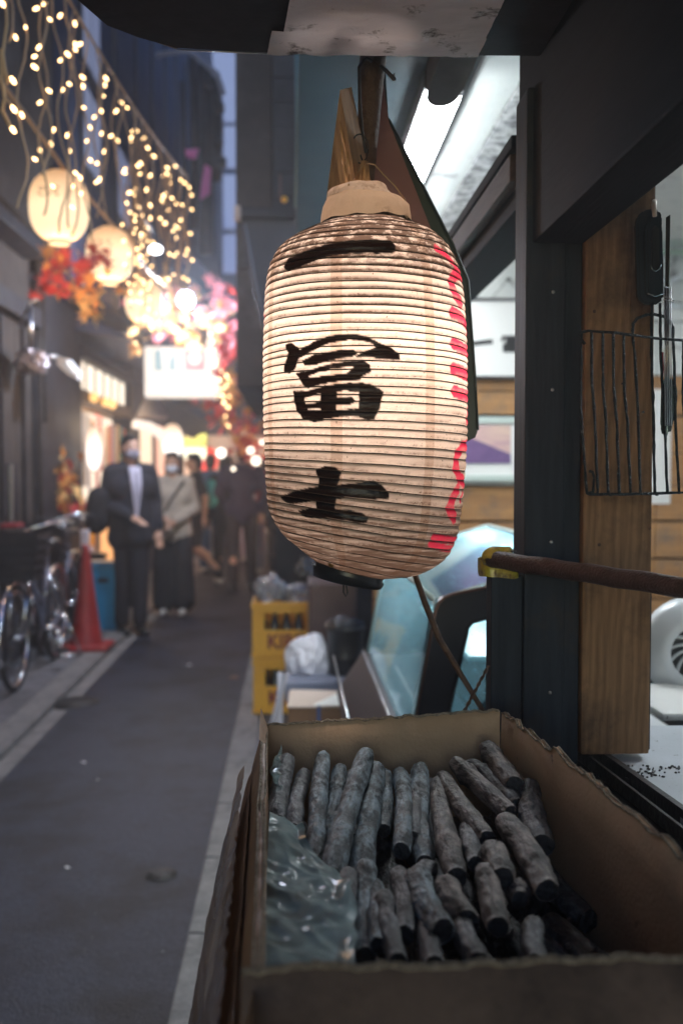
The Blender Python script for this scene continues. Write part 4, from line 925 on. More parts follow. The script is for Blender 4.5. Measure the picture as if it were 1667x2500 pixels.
def stick(A, B, r, seed, mt, label, row, bend=.0045):
    A = Vector(A); B = Vector(B); ax = (B-A); ln_ = ax.length; ax.normalize(); u0 = ax.cross(Vector((0, 0, 1))).normalized(); w0 = ax.cross(u0)
    n = 26; rows = max(16, int(ln_/.0055)); vs = []; fs = []; em = []; rnd = random.Random(seed)
    b1 = rnd.uniform(-1, 1)*bend; b2 = rnd.uniform(-1, 1)*bend; tilt = rnd.uniform(-.5, .5); k1 = [rnd.uniform(.15, .85) for _ in range(2)]
    for i in range(rows+1):
        t = i/rows; c = A+ax*ln_*t + u0*b1*math.sin(t*3.3)+w0*b2*math.sin(t*2.7+1)
        rr = r*(1+.16*noise.noise(Vector((t*3.5, seed, 0))))
        for kk_ in k1: rr *= 1+.11*math.exp(-((t-kk_)/.035)**2)
        ed = 1.0
        if t < .03 or t > .97: ed = .84
        elif t < .07 or t > .93: ed = .96
        for k in range(n):
            an = 2*math.pi*k/n; q = Vector((math.cos(an)*1.6, math.sin(an)*1.6, t*ln_*12+seed*3.1)); q2 = Vector((math.cos(an)*4.5, math.sin(an)*4.5, t*ln_*16+seed))
            r2 = rr*ed*(1+.09*noise.noise(q)+.055*noise.noise(q2)+.05*noise.noise(Vector((math.cos(an)*6, math.sin(an)*6, t*ln_*9+seed)))+.035*noise.noise(Vector((math.cos(an)*12, math.sin(an)*12, t*ln_*60+seed))))
            sh = (tilt*r2*math.cos(an)*1.5+r*.55*noise.noise(Vector((an*1.3, seed, i))))*(1 if i in (0, rows) else 0)
            vs.append(c+(u0*math.cos(an)+w0*math.sin(an))*r2+ax*sh*.4); em.append(0)
    for i in range(rows):
        for k in range(n): a = i*n+k; b = i*n+(k+1) % n; fs.append((a, b, b+n, a+n))
    for base, s_ in ((0, -1), (rows*n, 1)):       # broken end faces with inner ring
        c = sum((vs[base+k] for k in range(n)), Vector())/n; st = len(vs)
        for k in range(n):
            vs.append(vs[base+k].lerp(c, .10)+ax*s_*.0006); em.append(1)
        for k in range(n):
            vs.append(vs[base+k].lerp(c, .55)+ax*s_*.0015*rnd.uniform(-1, 1.6)); em.append(1)
        vs.append(c+ax*s_*.001); em.append(1); ci = len(vs)-1
        for k in range(n):
            k2 = (k+1) % n; fs += [(base+k, base+k2, st+k2, st+k), (st+k, st+k2, st+n+k2, st+n+k), (st+n+k, st+n+k2, ci)]
    m = MB(); mid = (A+B)/2
    me = bpy.data.meshes.new('charcoal_stick'); rot = Vector((0, 0, 1)).rotation_difference(ax).to_matrix(); inv = rot.transposed()
    me.from_pydata([inv @ (v-mid) for v in vs], [], fs); me.polygons.foreach_set('use_smooth', [True]*len(fs))
    ea = me.attributes.new('endmask', 'FLOAT', 'POINT'); ea.data.foreach_set('value', np.array(em, np.float32)); me.materials.append(mt); me.update()
    o = bpy.data.objects.new('charcoal_stick', me); C.objects.link(o); o.location = mid; o.rotation_euler = rot.to_euler()
    return tag(o, label, 'charcoal', 'charcoal sticks in the cardboard box')
# (near end px,py,dist) (far end px,py,dist) width-px material row
def dz(py, d): return d
BACK = [ # far-end x,y,d ; near-end x,y,d ; radius m ; mat
 ((700,1845,1.27),(678,1990,1.08),.0150,2,'short dark teal stick leaning in the far left corner of the box'),
 ((742,1875,1.26),(718,2020,1.06),.0125,2,'dark stick with a broken ashy tip, second from the left in the back row'),
 ((788,1832,1.27),(770,2100,.99),.0132,0,'slender pale stick with a pointed top, third from the left in the back row'),
 ((830,1865,1.26),(800,2060,1.04),.0130,0,'pale stick half hidden behind the two longest sticks'),
 ((892,1830,1.26),(808,2118,.95),.0155,0,'longest pale ash-grey stick leaning to the right over its neighbours, knobbly at the top'),
 ((918,1862,1.26),(880,2120,.98),.0170,0,'thick blue-grey stick just right of the longest pale one'),
 ((940,1880,1.27),(936,2010,1.12),.0125,0,'short bright chalky fragment standing at the back left of the middle'),
 ((978,1872,1.27),(980,2068,1.02),.0140,0,'straight smooth stick in the middle of the back row'),
 ((1024,1868,1.27),(1036,2085,1.01),.0145,0,'smooth grey stick with a darker lower half right of the middle'),
 ((1068,1895,1.24),(1115,2130,.95),.0155,1,'pale speckled stick with a wide dark cut end pointing at the viewer'),
 ((1080,1880,1.25),(1190,2040,1.03),.0140,1,'brownish smooth stick slanting down to the right behind the speckled one'),
 ((1110,1850,1.26),(1245,1970,1.10),.0150,1,'mottled stick slanting right with a broken hollow end'),
 ((1150,1850,1.28),(1262,1960,1.13),.0140,2,'dark mottled stick lying behind the slanting broken one'),
 ((1190,1815,1.29),(1258,1895,1.16),.0175,1,'thick stick resting in the far right corner, topmost of the pile'),
 ((1290,1905,1.18),(1325,2040,1.02),.0180,2,'thick dark stick leaning against the right wall of the box'),
 ((1232,1985,1.06),(1335,2155,.90),.0170,1,'large scarred stick lying slantwise at the right end of the middle row'),
]
MID = [
 ((1200,2050,1.00),(1225,2130,.92),.0170,1,'short stubby ash-pale piece with a flat black end, right of the middle'),
 ((1265,2150,.93),(1268,2180,.90),.0120,1,'small pale stub tucked beside the large scarred stick'),
 ((1185,2110,.94),(1215,2240,.85),.0150,1,'grey stick lying below the stubby piece'),
 ((1018,2120,.95),(1080,2245,.83),.0165,0,'thick ashy stick with a black oval end in the middle of the front row'),
 ((975,2115,.97),(985,2270,.84),.0145,2,'dim grey stick left of the thick ashy one in the front row'),
 ((935,2175,.90),(970,2330,.79),.0120,2,'thin dark stick in the shade at the centre of the front row'),
 ((893,2105,.97),(890,2310,.82),.0145,0,'blue-grey stick with a rounded black lower end in the front row'),
 ((850,2120,.95),(838,2365,.77),.0140,2,'dark teal stick beside the liner in the front row'),
 ((1085,2140,.93),(1140,2230,.86),.0185,1,'thick brown-grey stick half under the speckled one'),
 ((1300,2240,.86),(1310,2330,.80),.0130,2,'faint dark stick near the front right of the pile'),
 ((1140,2000,1.09),(1160,2100,.98),.0120,2,'thin dark stick deep between the middle sticks'),
 ((1050,2100,1.00),(1020,2150,.93),.0120,2,'dark stub lying crosswise in the gap below the straight sticks'),
]
BACK += [
 ((858,1878,1.265),(862,2040,1.06),.0115,2,'dark slim stick wedged between the longest pale stick and its right neighbour'),
 ((1000,1890,1.255),(1010,2040,1.06),.0110,2,'slim shadowed stick between the two smooth middle sticks'),
 ((1050,1905,1.25),(1068,2060,1.05),.0115,2,'slim dark stick between the darker smooth stick and the speckled one')]
MID += [
 ((915,2140,.95),(925,2300,.82),.0115,0,'slim blue-grey stick between the rounded one and the thin dark one in the front row'),
 ((1040,2190,.90),(1060,2330,.79),.0120,2,'slim black stick below the thick ashy one'),
 ((1125,2230,.87),(1165,2330,.79),.0120,2,'slim black stick nearest the viewer right of the middle')]
kx = 0
for fa, na, r_, mi, lb in BACK+MID:
    A = P(fa[0], fa[1], fa[2]); B = P(na[0], na[1], na[2])
    d_ = Vector((0, 0, -r_))                      # traced line is the top of the stick's middle
    stick(B+d_*.5, A+d_*.5, r_*.77, kx*3+1, CM[mi], lb, 0); kx += 1
# lower layer, mostly in the dark
rr = random.Random(5); q = 0
for row, (yf, yn, z) in enumerate(((1.26, 1.02, .945), (1.02, .84, .925), (.86, .68, .915), (1.24, .98, .90), (.98, .70, .885))):
    for i in range(9):
        x = BX0+.035+i*.034+rr.uniform(-.004, .004)
        stick((x+rr.uniform(-.012, .012)+.004*i, yn+rr.uniform(-.02, .02), z+rr.uniform(-.008, .008)), (x+rr.uniform(-.012, .012), yf+rr.uniform(-.02, .02), z+rr.uniform(-.005, .01)), rr.uniform(.0105, .0155), 100+q, CM[2],
              'shadowed charcoal stick in the lower layers of the box under the paler top sticks', 1); q += 1
MB().bbox((BX0+.006, BYN+.006, BZ+.001), (.33, BYF-.004, BZ+.045), .005).build('charcoal_bed', CM[2], label='bed of charcoal fragments at the bottom of the cardboard box', cat='charcoal', kind='stuff')
# dust and chips of charcoal
m = MB()
for i in range(140):
    c = Vector((rr.uniform(BX0+.03, .30), rr.uniform(.72, 1.28), rr.uniform(.935, .965))); s = rr.uniform(.002, .006)
    m.hull([c+Vector((rr.uniform(-s, s), rr.uniform(-s, s), rr.uniform(-s, s))) for _ in range(6)])
m.build('charcoal_chips', CM[1], label='loose chips of charcoal scattered between the sticks', cat='charcoal chips', kind='stuff')

# ================================================================ TOOLS ON THE WOOD POST
YG = 1.36
g = thing('grill_net', P(1550, 1208, YG), 'sooty black wire grill net hanging on the wood post', 'grill net')
def G(px, py, y=YG): return P(px, py, y)
def wob(pts, n, s, seed, amp=.0006):
    out = []
    for i in range(len(pts)-1):
        for k in range(n): out.append(Vector(pts[i]).lerp(Vector(pts[i+1]), k/n))
    out.append(Vector(pts[-1])); return [p+Vector(noise.noise_vector(p*s+Vector((seed, 0, 0))))*amp for p in out]
def wire(pts, r, seed=0, name='wire', n=24):
    p = wob(pts, n, 60, seed, .0006); rs = [r*(1+.30*noise.noise(Vector((i*.37, seed, 0)))+.22*noise.noise(Vector((i*1.7, seed, 5)))) for i in range(len(p))]
    return MB().tube(p, rs, 8).build(name, M['grill'], g)
y2 = 1.22
fr_ = [G(1427, 840), G(1416, 826), G(1418, 812), G(1436, 808), G(1500, 812, 1.35), G(1600, 826, 1.34), G(1760, 838, 1.33)]
wire(fr_, .0020, 1, 'frame_wire', 8)
wire([G(1418, 815), G(1417, 1000), G(1425, 1120), G(1432, 1205), G(1440, 1207), G(1560, 1206), G(1760, 1200)], .0020, 2, 'frame_wire', 10)
bars = [((1443, 810), (1458, 1205)), ((1470, 811), (1484, 1206)), ((1496, 812), (1511, 1206)), ((1521, 814), (1538, 1206)), ((1590, 740), (1597, 1206)), ((1610, 740), (1628, 1206)), ((1667, 830), (1672, 1206)), ((1700, 832), (1712, 1204)), ((1740, 834), (1748, 1204))]
for i, (a, b) in enumerate(bars):
    pts = [G(a[0], a[1]), G(a[0]+(b[0]-a[0])*.2-2, a[1]+130), G(a[0]+(b[0]-a[0])*.55, a[1]+(b[1]-a[1])*.55), G(b[0], b[1])]
    wire(pts, .0021, 5+i, 'bar', 16)
# handle loop running down into two more bars
wire([G(1562, 1206), G(1556, 1000), G(1548, 860), G(1543, 810), G(1545, 790), G(1556, 776), G(1575, 769), G(1595, 767), G(1618, 772), G(1635, 785), G(1641, 800), G(1645, 900), G(1648, 1050), G(1657, 1206)], .0021, 30, 'handle', 8)
wire([G(1430, 1203), G(1446, 1202), G(1450, 1165), G(1446, 1152), G(1438, 1150)], .0018, 31, 'hook', 6)
def clump(px, py, s): 
    m = MB(); c = G(px, py)
    m.hull([c+Vector((random.uniform(-1, 1), random.uniform(-1, 1), random.uniform(-1, 1)))*s for _ in range(10)]); return m
for px, py in ((1518, 937), (1568, 1006), (1490, 1207), (1602, 1206), (1556, 1030)): clump(px, py, .0028).build('soot_clump', M['grill'], g)
# tongs / lighter with black handle hanging from a peg
tg = thing('barbecue_tongs', G(1600, 1060, 1.385), 'black handled barbecue tongs hanging from a pale peg on the wood post', 'tongs')
ys = 1.345
def slab(poly, y, dy, bev=.0015):
    bm = bmesh.new(); a = [bm.verts.new(G(x, yy, y)) for x, yy in poly]; b = [bm.verts.new(G(x, yy, y)+Vector((0, dy, 0))) for x, yy in poly]; n = len(poly)
    bm.faces.new(a); bm.faces.new(b[::-1])
    for i in range(n): bm.faces.new((a[i], b[i], b[(i+1) % n], a[(i+1) % n]))
    bmesh.ops.recalc_face_normals(bm, faces=bm.faces); bmesh.ops.bevel(bm, geom=[e for e in bm.edges], offset=bev, segments=2, affect='EDGES', clamp_overlap=True)
    bm.verts.index_update(); m = MB(); m.add([v.co for v in bm.verts], [tuple(v.index for v in f.verts) for f in bm.faces]); bm.free(); return m
left = [(1552, 540), (1562, 522), (1580, 512), (1596, 508), (1590, 540), (1578, 560), (1579, 735), (1562, 738), (1556, 720), (1552, 600)]
slab([(1552, 545), (1558, 525), (1572, 512), (1596, 508), (1610, 512), (1617, 528), (1616, 560), (1620, 640), (1620, 730), (1600, 745), (1570, 742), (1557, 728)], ys+.012, .012, .003).build('handle', M['tool_black'], tg)
m = slab([(1575, 556), (1585, 535), (1600, 530), (1612, 536), (1618, 560), (1619, 720), (1600, 728), (1578, 720)], ys, .012, .003); m.build('handle_grip', M['tool_black'], tg)
m = slab([(1591, 560), (1600, 548), (1609, 560), (1609, 648), (1600, 660), (1590, 650)], ys-.003, .004, .001); m.build('slot', mat('deep_slot', (.004,.006,.008), .8), tg)
m = MB(); m.tube([G(1587, 647, ys-.004), G(1592, 659, ys-.004), G(1600, 662, ys-.004), G(1609, 656, ys-.004), G(1612, 646, ys-.004)], .0010, 6); m.tube([G(1580, 716, ys-.003), G(1598, 724, ys-.003), G(1619, 718, ys-.003)], .0009, 6); m.build('rim', M['tongs_steel'], tg)
MB().bbox(G(1619, 1062, ys+.03), G(1634, 524, ys+.015), .002).build('arm', M['tongs_steel'], tg)
for k in range(4):
    x = 1621+k*5; m = MB(); m.tube([G(x, 700, ys+.010), G(x+1, 850, ys+.010), G(x+2, 1040, ys+.010)], .0009, 6); m.build('rod', M['metal'], tg)
m = MB(); m.tube([G(1619, 724, ys), G(1632, 728, ys-.004), G(1644, 733, ys-.004), G(1643, 738, ys-.004), G(1618, 731, ys)], .0012, 6); m.build('clip', M['metal'], tg)
slab([(1617, 920), (1640, 918), (1652, 935), (1656, 960), (1653, 1000), (1645, 1030), (1638, 1060), (1620, 1066), (1614, 1040)], ys+.016, .010, .004).build('blade', M['tongs_steel'], tg)
m = MB(); m.tube([G(1596, 492, ys+.02), G(1595, 500, ys-.004), G(1597, 528, ys-.008)], [.0034, .0036, .0030], 10); m.build('peg', mat('pale_peg', (.5, .42, .36), .5), label='small pale peg on the wood post holding the tongs', cat='peg')
sl = MB(); sl.tube([G(1615, 860, ys+.02), G(1616, 900, ys+.02), G(1614, 930, ys+.02)], .002, 6); sl.build('red_tag', M['red_cloth'], tg)

# ================================================================ RIGHT SIDE GOODS BY THE GUTTER
def beer_crate(loc, w, d, h, label, rz=0):
    x, y, z = loc; t = thing('beer_crate', (x+w/2, y, z), label, 'crate', 'stacked yellow bottle crates')
    a = .022
    m = MB()
    zb = z+h
    m.bbox((x, y, z), (x+w, y+.012, z+h*.50), .005); m.bbox((x, y, z+h*.80), (x+w, y+.012, zb), .005)
    m.bbox((x, y, z+h*.50), (x+w*.20, y+.012, z+h*.80), .003); m.bbox((x+w*.86, y, z+h*.50), (x+w, y+.012, z+h*.80), .003)
    m.build('front_panel', M['crate'], t)
    for nm, p, q in (('side_panel', (x, y+.0125, z), (x+.012, y+d, zb)), ('side_panel', (x+w-.012, y+.0125, z), (x+w, y+d, zb)), ('back_panel', (x+.0125, y+d-.012, z), (x+w-.0125, y+d, zb)), ('bottom', (x+.0125, y+.0125, z+.002), (x+w-.0125, y+d-.0125, z+.014))):
        MB().bbox(p, q, .004).build(nm, M['crate'], t)
    MB().bbox((x-.006, y-.006, zb-.035), (x+w+.006, y-.0005, zb-.004), .003).build('rim', M['crate'], t)
    MB().bbox((x-.005, y-.005, z+.006), (x+w+.005, y-.0005, z+.026), .003).build('foot_rim', M['crate'], t)
    # lettering
    cu = bpy.data.curves.new('t', 'FONT'); cu.body = 'KIRIN'; cu.size = .115; cu.extrude = .0015; cu.offset = .003
    ob = bpy.data.objects.new('t', cu); C.objects.link(ob); ob.location = (x+.085, y-.0025, z+h*.50-.105); ob.rotation_euler = (R(90), 0, 0); ob.scale = (.92, 1, 1)
    bpy.context.view_layer.update(); dg = bpy.context.evaluated_depsgraph_get(); me = bpy.data.meshes.new_from_object(ob.evaluated_get(dg)); me.transform(ob.matrix_world)
    me.transform(Matrix.Translation(-ORG[t.name])); bpy.data.objects.remove(ob); me.materials.clear(); me.materials.append(M['crate_text']); link_mesh(me, 'lettering', None, t)
    for j in range(5):
        c = Vector((x+.06+j*.07, y+.06, z+.015))
        m = MB(); m.lathe([(.001, 0), (.03, 0), (.031, .02), (.031, .155), (.025, .185), (.013, .215), (.012, .27), (.0001, .272)], c, 16)
        b = m.build('bottle', M['bottle'], label='brown glass bottle %s in the %s' % (['at the left end', 'second from the left', 'in the middle', 'second from the right', 'at the right end'][j], label.split(',')[0]), cat='bottle', group='bottles in the yellow crates')
        m = MB(); m.lathe([(.0145, 0), (.015, .008), (.0001, .01)], c+Vector((0, 0, .2725)), 14); m.build('cap', M['bottle_cap'], b, label=None)
    return t
cy0 = 5.75; cx0 = P(618, 1600, cy0).x
beer_crate((cx0, cy0, .0), .36, .36, .325, 'lower yellow beer crate, standing by the gutter with red lettering')
beer_crate((cx0-.005, cy0, .328), .36, .36, .325, 'upper yellow beer crate, stacked on another with red lettering')
def bagfn(c, r, seed, amp=.35, fq=2.0):
    bm = bmesh.new(); bmesh.ops.create_icosphere(bm, subdivisions=5, radius=1); vs = []
    for v in bm.verts:
        n_ = 1+amp*noise.noise(v.co*fq+Vector((seed, 0, 0)))+amp*.5*rid(v.co+Vector((seed, 2, 0)), fq*1.8)-amp*.4
        vs.append(Vector(c)+Vector((v.co.x*r[0], v.co.y*r[1], max(v.co.z, -.75)*r[2]))*n_)
    bm.verts.index_update(); m = MB(); m.add(vs, [tuple(v.index for v in f.verts) for f in bm.faces], True); bm.free(); return m
bagfn((cx0+.10, cy0+.12, .71), (.10, .10, .085), 1).build('plastic_bag', M['film'], label='clear crumpled plastic bag on the left of the top yellow crate', cat='plastic bag')
bagfn((cx0+.26, cy0+.16, .68), (.15, .12, .06), 3).build('plastic_bag', M['film'], label='low clear plastic wrapping spread over the top yellow crate', cat='plastic bag')
bagfn((cx0+.34, cy0+.5, .80), (.09, .09, .085), 5).build('plastic_bag', M['film'], label='clear plastic bag further back behind the upper crate', cat='plastic bag')
# dark brown cabinet behind, black bucket, white sheet pile, boxes
cb0 = P(755, 1600, 5.2).x
MB().bbox((cb0-.0, 5.3, 0), (.345, 5.7, P(800, 1425, 5.3).z), .01).build('storage_box', mat('dark_brown_box', (.10,.055,.05), .5, col2=(.16,.08,.06), scale=4), label='dark brown cabinet behind the black bucket', cat='cabinet')
pc = P(843, 1660, 4.6); r_ = .083
t = thing('bucket', pc, 'black plastic bucket with a bin bag liner on the pile right of the crates', 'bucket')
m = MB(); m.lathe([(.0001, 0), (r_*.86, 0), (r_*.9, .01), (r_*.97, .10), (r_*1.02, .105), (r_*1.02, .115), (r_, .12), (r_*1.06, .235), (r_*1.12, .24), (r_*1.12, .252), (r_*1.02, .252), (r_*.9, .03), (.001, .03)], pc, 36); m.build('tub', M['bucket'], t)
bagfn(pc+Vector((0, 0, .265)), (.085, .085, .03), 9).build('bag_liner', M['pvc'], t)
def lump(p0, p1, name, mt, label, cat, amp=.02, seed=0):
    bm = bmesh.new(); bmesh.ops.create_cube(bm, size=1); bmesh.ops.subdivide_edges(bm, edges=bm.edges[:], cuts=12, use_grid_fill=True); p0 = Vector(p0); p1 = Vector(p1); c = (p0+p1)/2; d = p1-p0; vs = []
    for v in bm.verts:
        p = Vector((c.x+v.co.x*d.x, c.y+v.co.y*d.y, c.z+v.co.z*d.z)); vs.append(p+Vector(noise.noise_vector(p*7+Vector((seed, 0, 0))))*amp)
    bm.verts.index_update(); m = MB(); m.add(vs, [tuple(v.index for v in f.verts) for f in bm.faces], True); bm.free(); return m.build(name, mt, label=label, cat=cat)
# white sheet covered heap
zt = P(735, 1545, 4.55).z; xl = P(702, 1640, 4.55).x; zl = P(702, 1650, 4.55).z
m = bagfn(P(752, 1612, 4.62), (.098, .09, .125), 33, .22, 1.6)
m.build('covered_heap', M['white_bag'], label='white sheeted heap left of the black bucket', cat='sheet')
zs = P(760, 1655, 4.5).z
MB().bbox((P(695, 1650, 4.45).x, 4.42, zs-.09), (P(888, 1650, 4.45).x, 4.9, zs), .012).build('storage_tray', M['bluegrey'], label='flat blue-grey lid under the bucket and the white heap', cat='lid')
MB().bbox((P(705, 1700, 4.5).x, 4.52, 0), (P(885, 1650, 4.5).x, 4.9, zs-.092), .012).build('storage_crate', M['bluegrey'], label='blue-grey storage box standing under the flat lid', cat='box')
# strapped carton
yc = 3.9; t = thing('strapped_carton', P(800, 1770, yc), 'brown carton tied with blue straps, its pale flaps folded up, behind the charcoal box', 'carton')
xa = P(703, 1745, yc).x; xb = P(900, 1745, yc).x; zt = P(800, 1728, yc).z
MB().bbox((xa, yc, .0), (xb, yc+.32, zt), .004).build('body', M['card_out'], t)
m = MB(); m.prism([(xa-.004, yc-.003, zt+.002), (xb-.10, yc-.003, zt+.002), (xb-.11, yc+.16, zt+.028), (xa+.01, yc+.16, zt+.036)], (0, 0, .004)); m.build('flap', M['card_pale'], t)
m = MB(); m.prism([(xa+.10, yc-.006, zt+.010), (xb, yc-.01, zt+.012), (xb-.02, yc+.05, zt+.058), (xb-.05, yc+.07, zt+.070)], (0, .004, .004)); m.build('flap', M['paper_white'], t)
for xx in (xa+.115, xb-.02): MB().bbox((xx, yc-.003, .0), (xx+.013, yc-.0005, zt+.012), .001).build('strap', M['strap'], t)
m = MB(); pts = []
def hang(u, v): return Vector((P(662+40*(1-v*.5), 1700, 4.2).x-.03*u, 4.15+.25*u, .52-.30*v+.02*noise.noise(Vector((u*4, v*4, 0)))))
sheet(lambda u, v: Vector((xa-.045+.05*u-.05*v+.01*math.sin(v*6+u*3), 4.18+.02*math.sin(u*9), P(700, 1640, 4.2).z-.36*v)), 10, 20).build('hanging_sheet', M['white_bag'], label='white sheet draping down between the yellow crates and the brown carton', cat='sheet')

# ================================================================ BUILDINGS ALONG THE ALLEY
def bld(name, loc, label): return thing(name, loc, label, 'building')
# left, nearest
b1 = bld('left_building', (-2.5, 5, 0), 'plain brown building on the near left with a projecting upper storey behind the bicycles')
MB().box((-3.4, -4.0, 0), (-2.03, 7.9, 3.1)).build('lower_wall', M['wall_brown'], b1)
MB().box((-3.4, -4.0, 3.12), (-1.80, 7.75, 8.0)).build('upper_wall', M['wall_grey'], b1)
MB().bbox((-2.029, -9.0, 3.02), (-1.84, 7.74, 3.115), .01).build('soffit', M['wall_dark'], b1)
for i in range(10):
    y = 2.2+i*.58; MB().bbox((-2.029, y, .12), (-2.01, y+.565, 2.5), .004).build('panel', M['wall_brown'], b1)
MB().bbox((-2.029, 2.0, 2.52), (-1.93, 7.9, 2.66), .006).build('door_rail', M['wall_dark'], b1)
for y in (6.98, 7.55, 7.86): MB().bbox((-2.029, y, .03), (-1.985, y+.05, 2.5), .004).build('door_stile', M['wall_dark'], b1)
MB().bbox((-2.008, 7.05, 1.10), (-1.998, 7.40, 1.48), .002).build('notice_board', M['wall_dark'], b1)
MB().bbox((-1.996, 7.14, 1.05), (-1.975, 7.19, 1.46), .006).build('door_pull', M['metal'], b1)
m = MB(); m.bbox((-2.03, 7.905, .03), (-1.98, 9.4, 2.9), .006); m.build('shutter_panel', M['wall_dark'], b1)
for x, y, z0, z1, r_ in ((-1.97, 7.93, .0, 4.2, .022), (-1.95, 8.02, 1.8, 3.0, .014)):
    MB().tube([(x, y, z0), (x, y, z1)], r_, 10).build('drain_pipe', M['wall_grey'], b1)
# wrapped duct and little lamp
dt = thing('duct_bundle', P(70, 880, 7.2), 'crumpled foil wrapped duct on the left building wall above the door', 'duct')
m = bagfn(P(75, 885, 7.2), (.11, .16, .095), 21, .4, 3); m.build('wrapping', mat('foil_wrap', (.40,.36,.38), .35, .5, col2=(.26,.22,.23), scale=8, bump=.6), dt)
m = MB(); m.tube([P(48, 800, 7.0), P(72, 740, 7.0), P(92, 728, 7.0)], .012, 8); m.tube([P(75, 750, 7.0), P(75, 850, 7.0)], .016, 8); m.build('pipe', M['metal'], dt)
wl = thing('wall_lamp', P(165, 905, 7.6), 'white box lamp on a short arm reaching out from the left building', 'lamp')
m = MB(); m.tube([P(112, 868, 7.3), P(140, 872, 7.4)], .016, 8); m.build('arm', M['metal'], wl)
m = MB(); q = [P(138, 868, 7.5), P(168, 876, 7.5), P(192, 905, 7.5), P(188, 925, 7.5), P(168, 915, 7.5), P(140, 890, 7.5)]; m.prism(q, (0, .12, 0)); m.build('head', M['white_enamel'], wl)
m = MB(); m.prism([P(166, 878, 7.495), P(190, 904, 7.495), P(186, 914, 7.495), P(164, 886, 7.495)], (0, -.01, 0)); m.build('lens', emis('small_lens_glow', (1, .95, .98), .9), wl)
b0 = bld('rear_building', (1.2, -5, 0), 'dark building on the right behind the viewpoint, out of the picture')
MB().box((.75, -9.0, 0), (3.4, -1.2, 5.0)).build('wall', M['wall_dark'], b0)
# left shop with lit window
b2 = bld('lit_shop', (-2.4, 10.7, 0), 'little shop on the left with lit transom panes and paper hangings behind the standing man')
MB().box((-3.4, 9.4, 0), (-2.22, 12.6, 2.55)).build('back_wall', mat('warm_inner_wall', (.55,.42,.30), .8), b2)
MB().bbox((-2.2, 9.4, 0), (-1.98, 9.56, 2.75), .008).build('pillar', M['wall_dark'], b2)
MB().bbox((-2.2, 12.4, 0), (-1.98, 12.6, 2.75), .008).build('pillar', M['wall_dark'], b2)
MB().bbox((-2.15, 9.56, 2.08), (-1.98, 12.4, 2.20), .008).build('beam', M['brown_wood'], b2)
MB().bbox((-2.15, 9.56, 2.50), (-1.96, 12.4, 2.60), .008).build('beam', M['wall_dark'], b2)
tw_ = emis('transom_glow', (1, .84, .66), .85)
for i in range(6):
    y = 9.58+i*.47; MB().bbox((-2.06, y, 2.22), (-2.045, y+.44, 2.49), .003).build('transom_pane', tw_, b2); MB().bbox((-2.07, y+.442, 2.21), (-2.03, y+.468, 2.495), .003).build('transom_bar', M['wall_dark'], b2)
MB().bbox((-2.21, 9.56, .9), (-2.20, 12.4, 2.05), .002).build('window_glow', emis('shop_window_glow', (1, .80, .62), .75), b2)
point('shop_lamp', (-1.85, 10.6, 1.9), (1, .75, .5), 5, .15, b2)
awn = MB(); awn.hull([(-2.2, 9.3, 2.75), (-2.2, 12.7, 2.75), (-1.45, 9.3, 2.62), (-1.45, 12.7, 2.62), (-2.2, 9.3, 2.95), (-2.2, 12.7, 2.95), (-1.45, 9.3, 2.66), (-1.45, 12.7, 2.66)]); awn.build('awning', M['wall_blue'], b2)
cols = ['mat_red_leaf', 'mat_orange_leaf', 'paper_white', 'mat_pink_leaf', 'mat_gold_leaf', 'white_bag', 'teal_cloth', 'red_cloth']
hgl = ['red', 'orange', 'white', 'pink', 'gold', 'pale', 'teal', 'dark red']
rnd = random.Random(3)
for i in range(12):
    y = 9.75+i*.21; ci = [2, 2, 1, 3, 0, 2, 1, 3, 5, 4, 6, 0][i]; z1 = 2.02-rnd.uniform(0, .12); z0 = z1-rnd.uniform(.45, .95)
    MB().bbox((-2.02, y, z0), (-2.012, y+.15, z1), .002).build('paper_banner', M[cols[ci]], label=f'{hgl[ci]} paper banner hanging in the lit shop front, {["first","second","third","fourth","fifth","sixth","seventh","eighth","ninth","tenth","eleventh","last"][i]} from the near pillar', cat='banner', group='paper banners in the lit shop front')
for i, (py, yy) in enumerate(((1035, 9.9), (1045, 10.5), (1060, 10.9))):
    c = P(218+i*26, py-5, yy); c.x = -1.94; MB().ell((-1.93, yy, 2.14), (.045, .045, .05), 14).build('amber_lamp', emis('amber_glow_%d' % i, (1, .50, .15), 1.0), label=['nearest', 'middle', 'farthest'][i]+' small amber lamp on the beam of the lit shop', cat='lamp', group='small amber lamps on the beam')
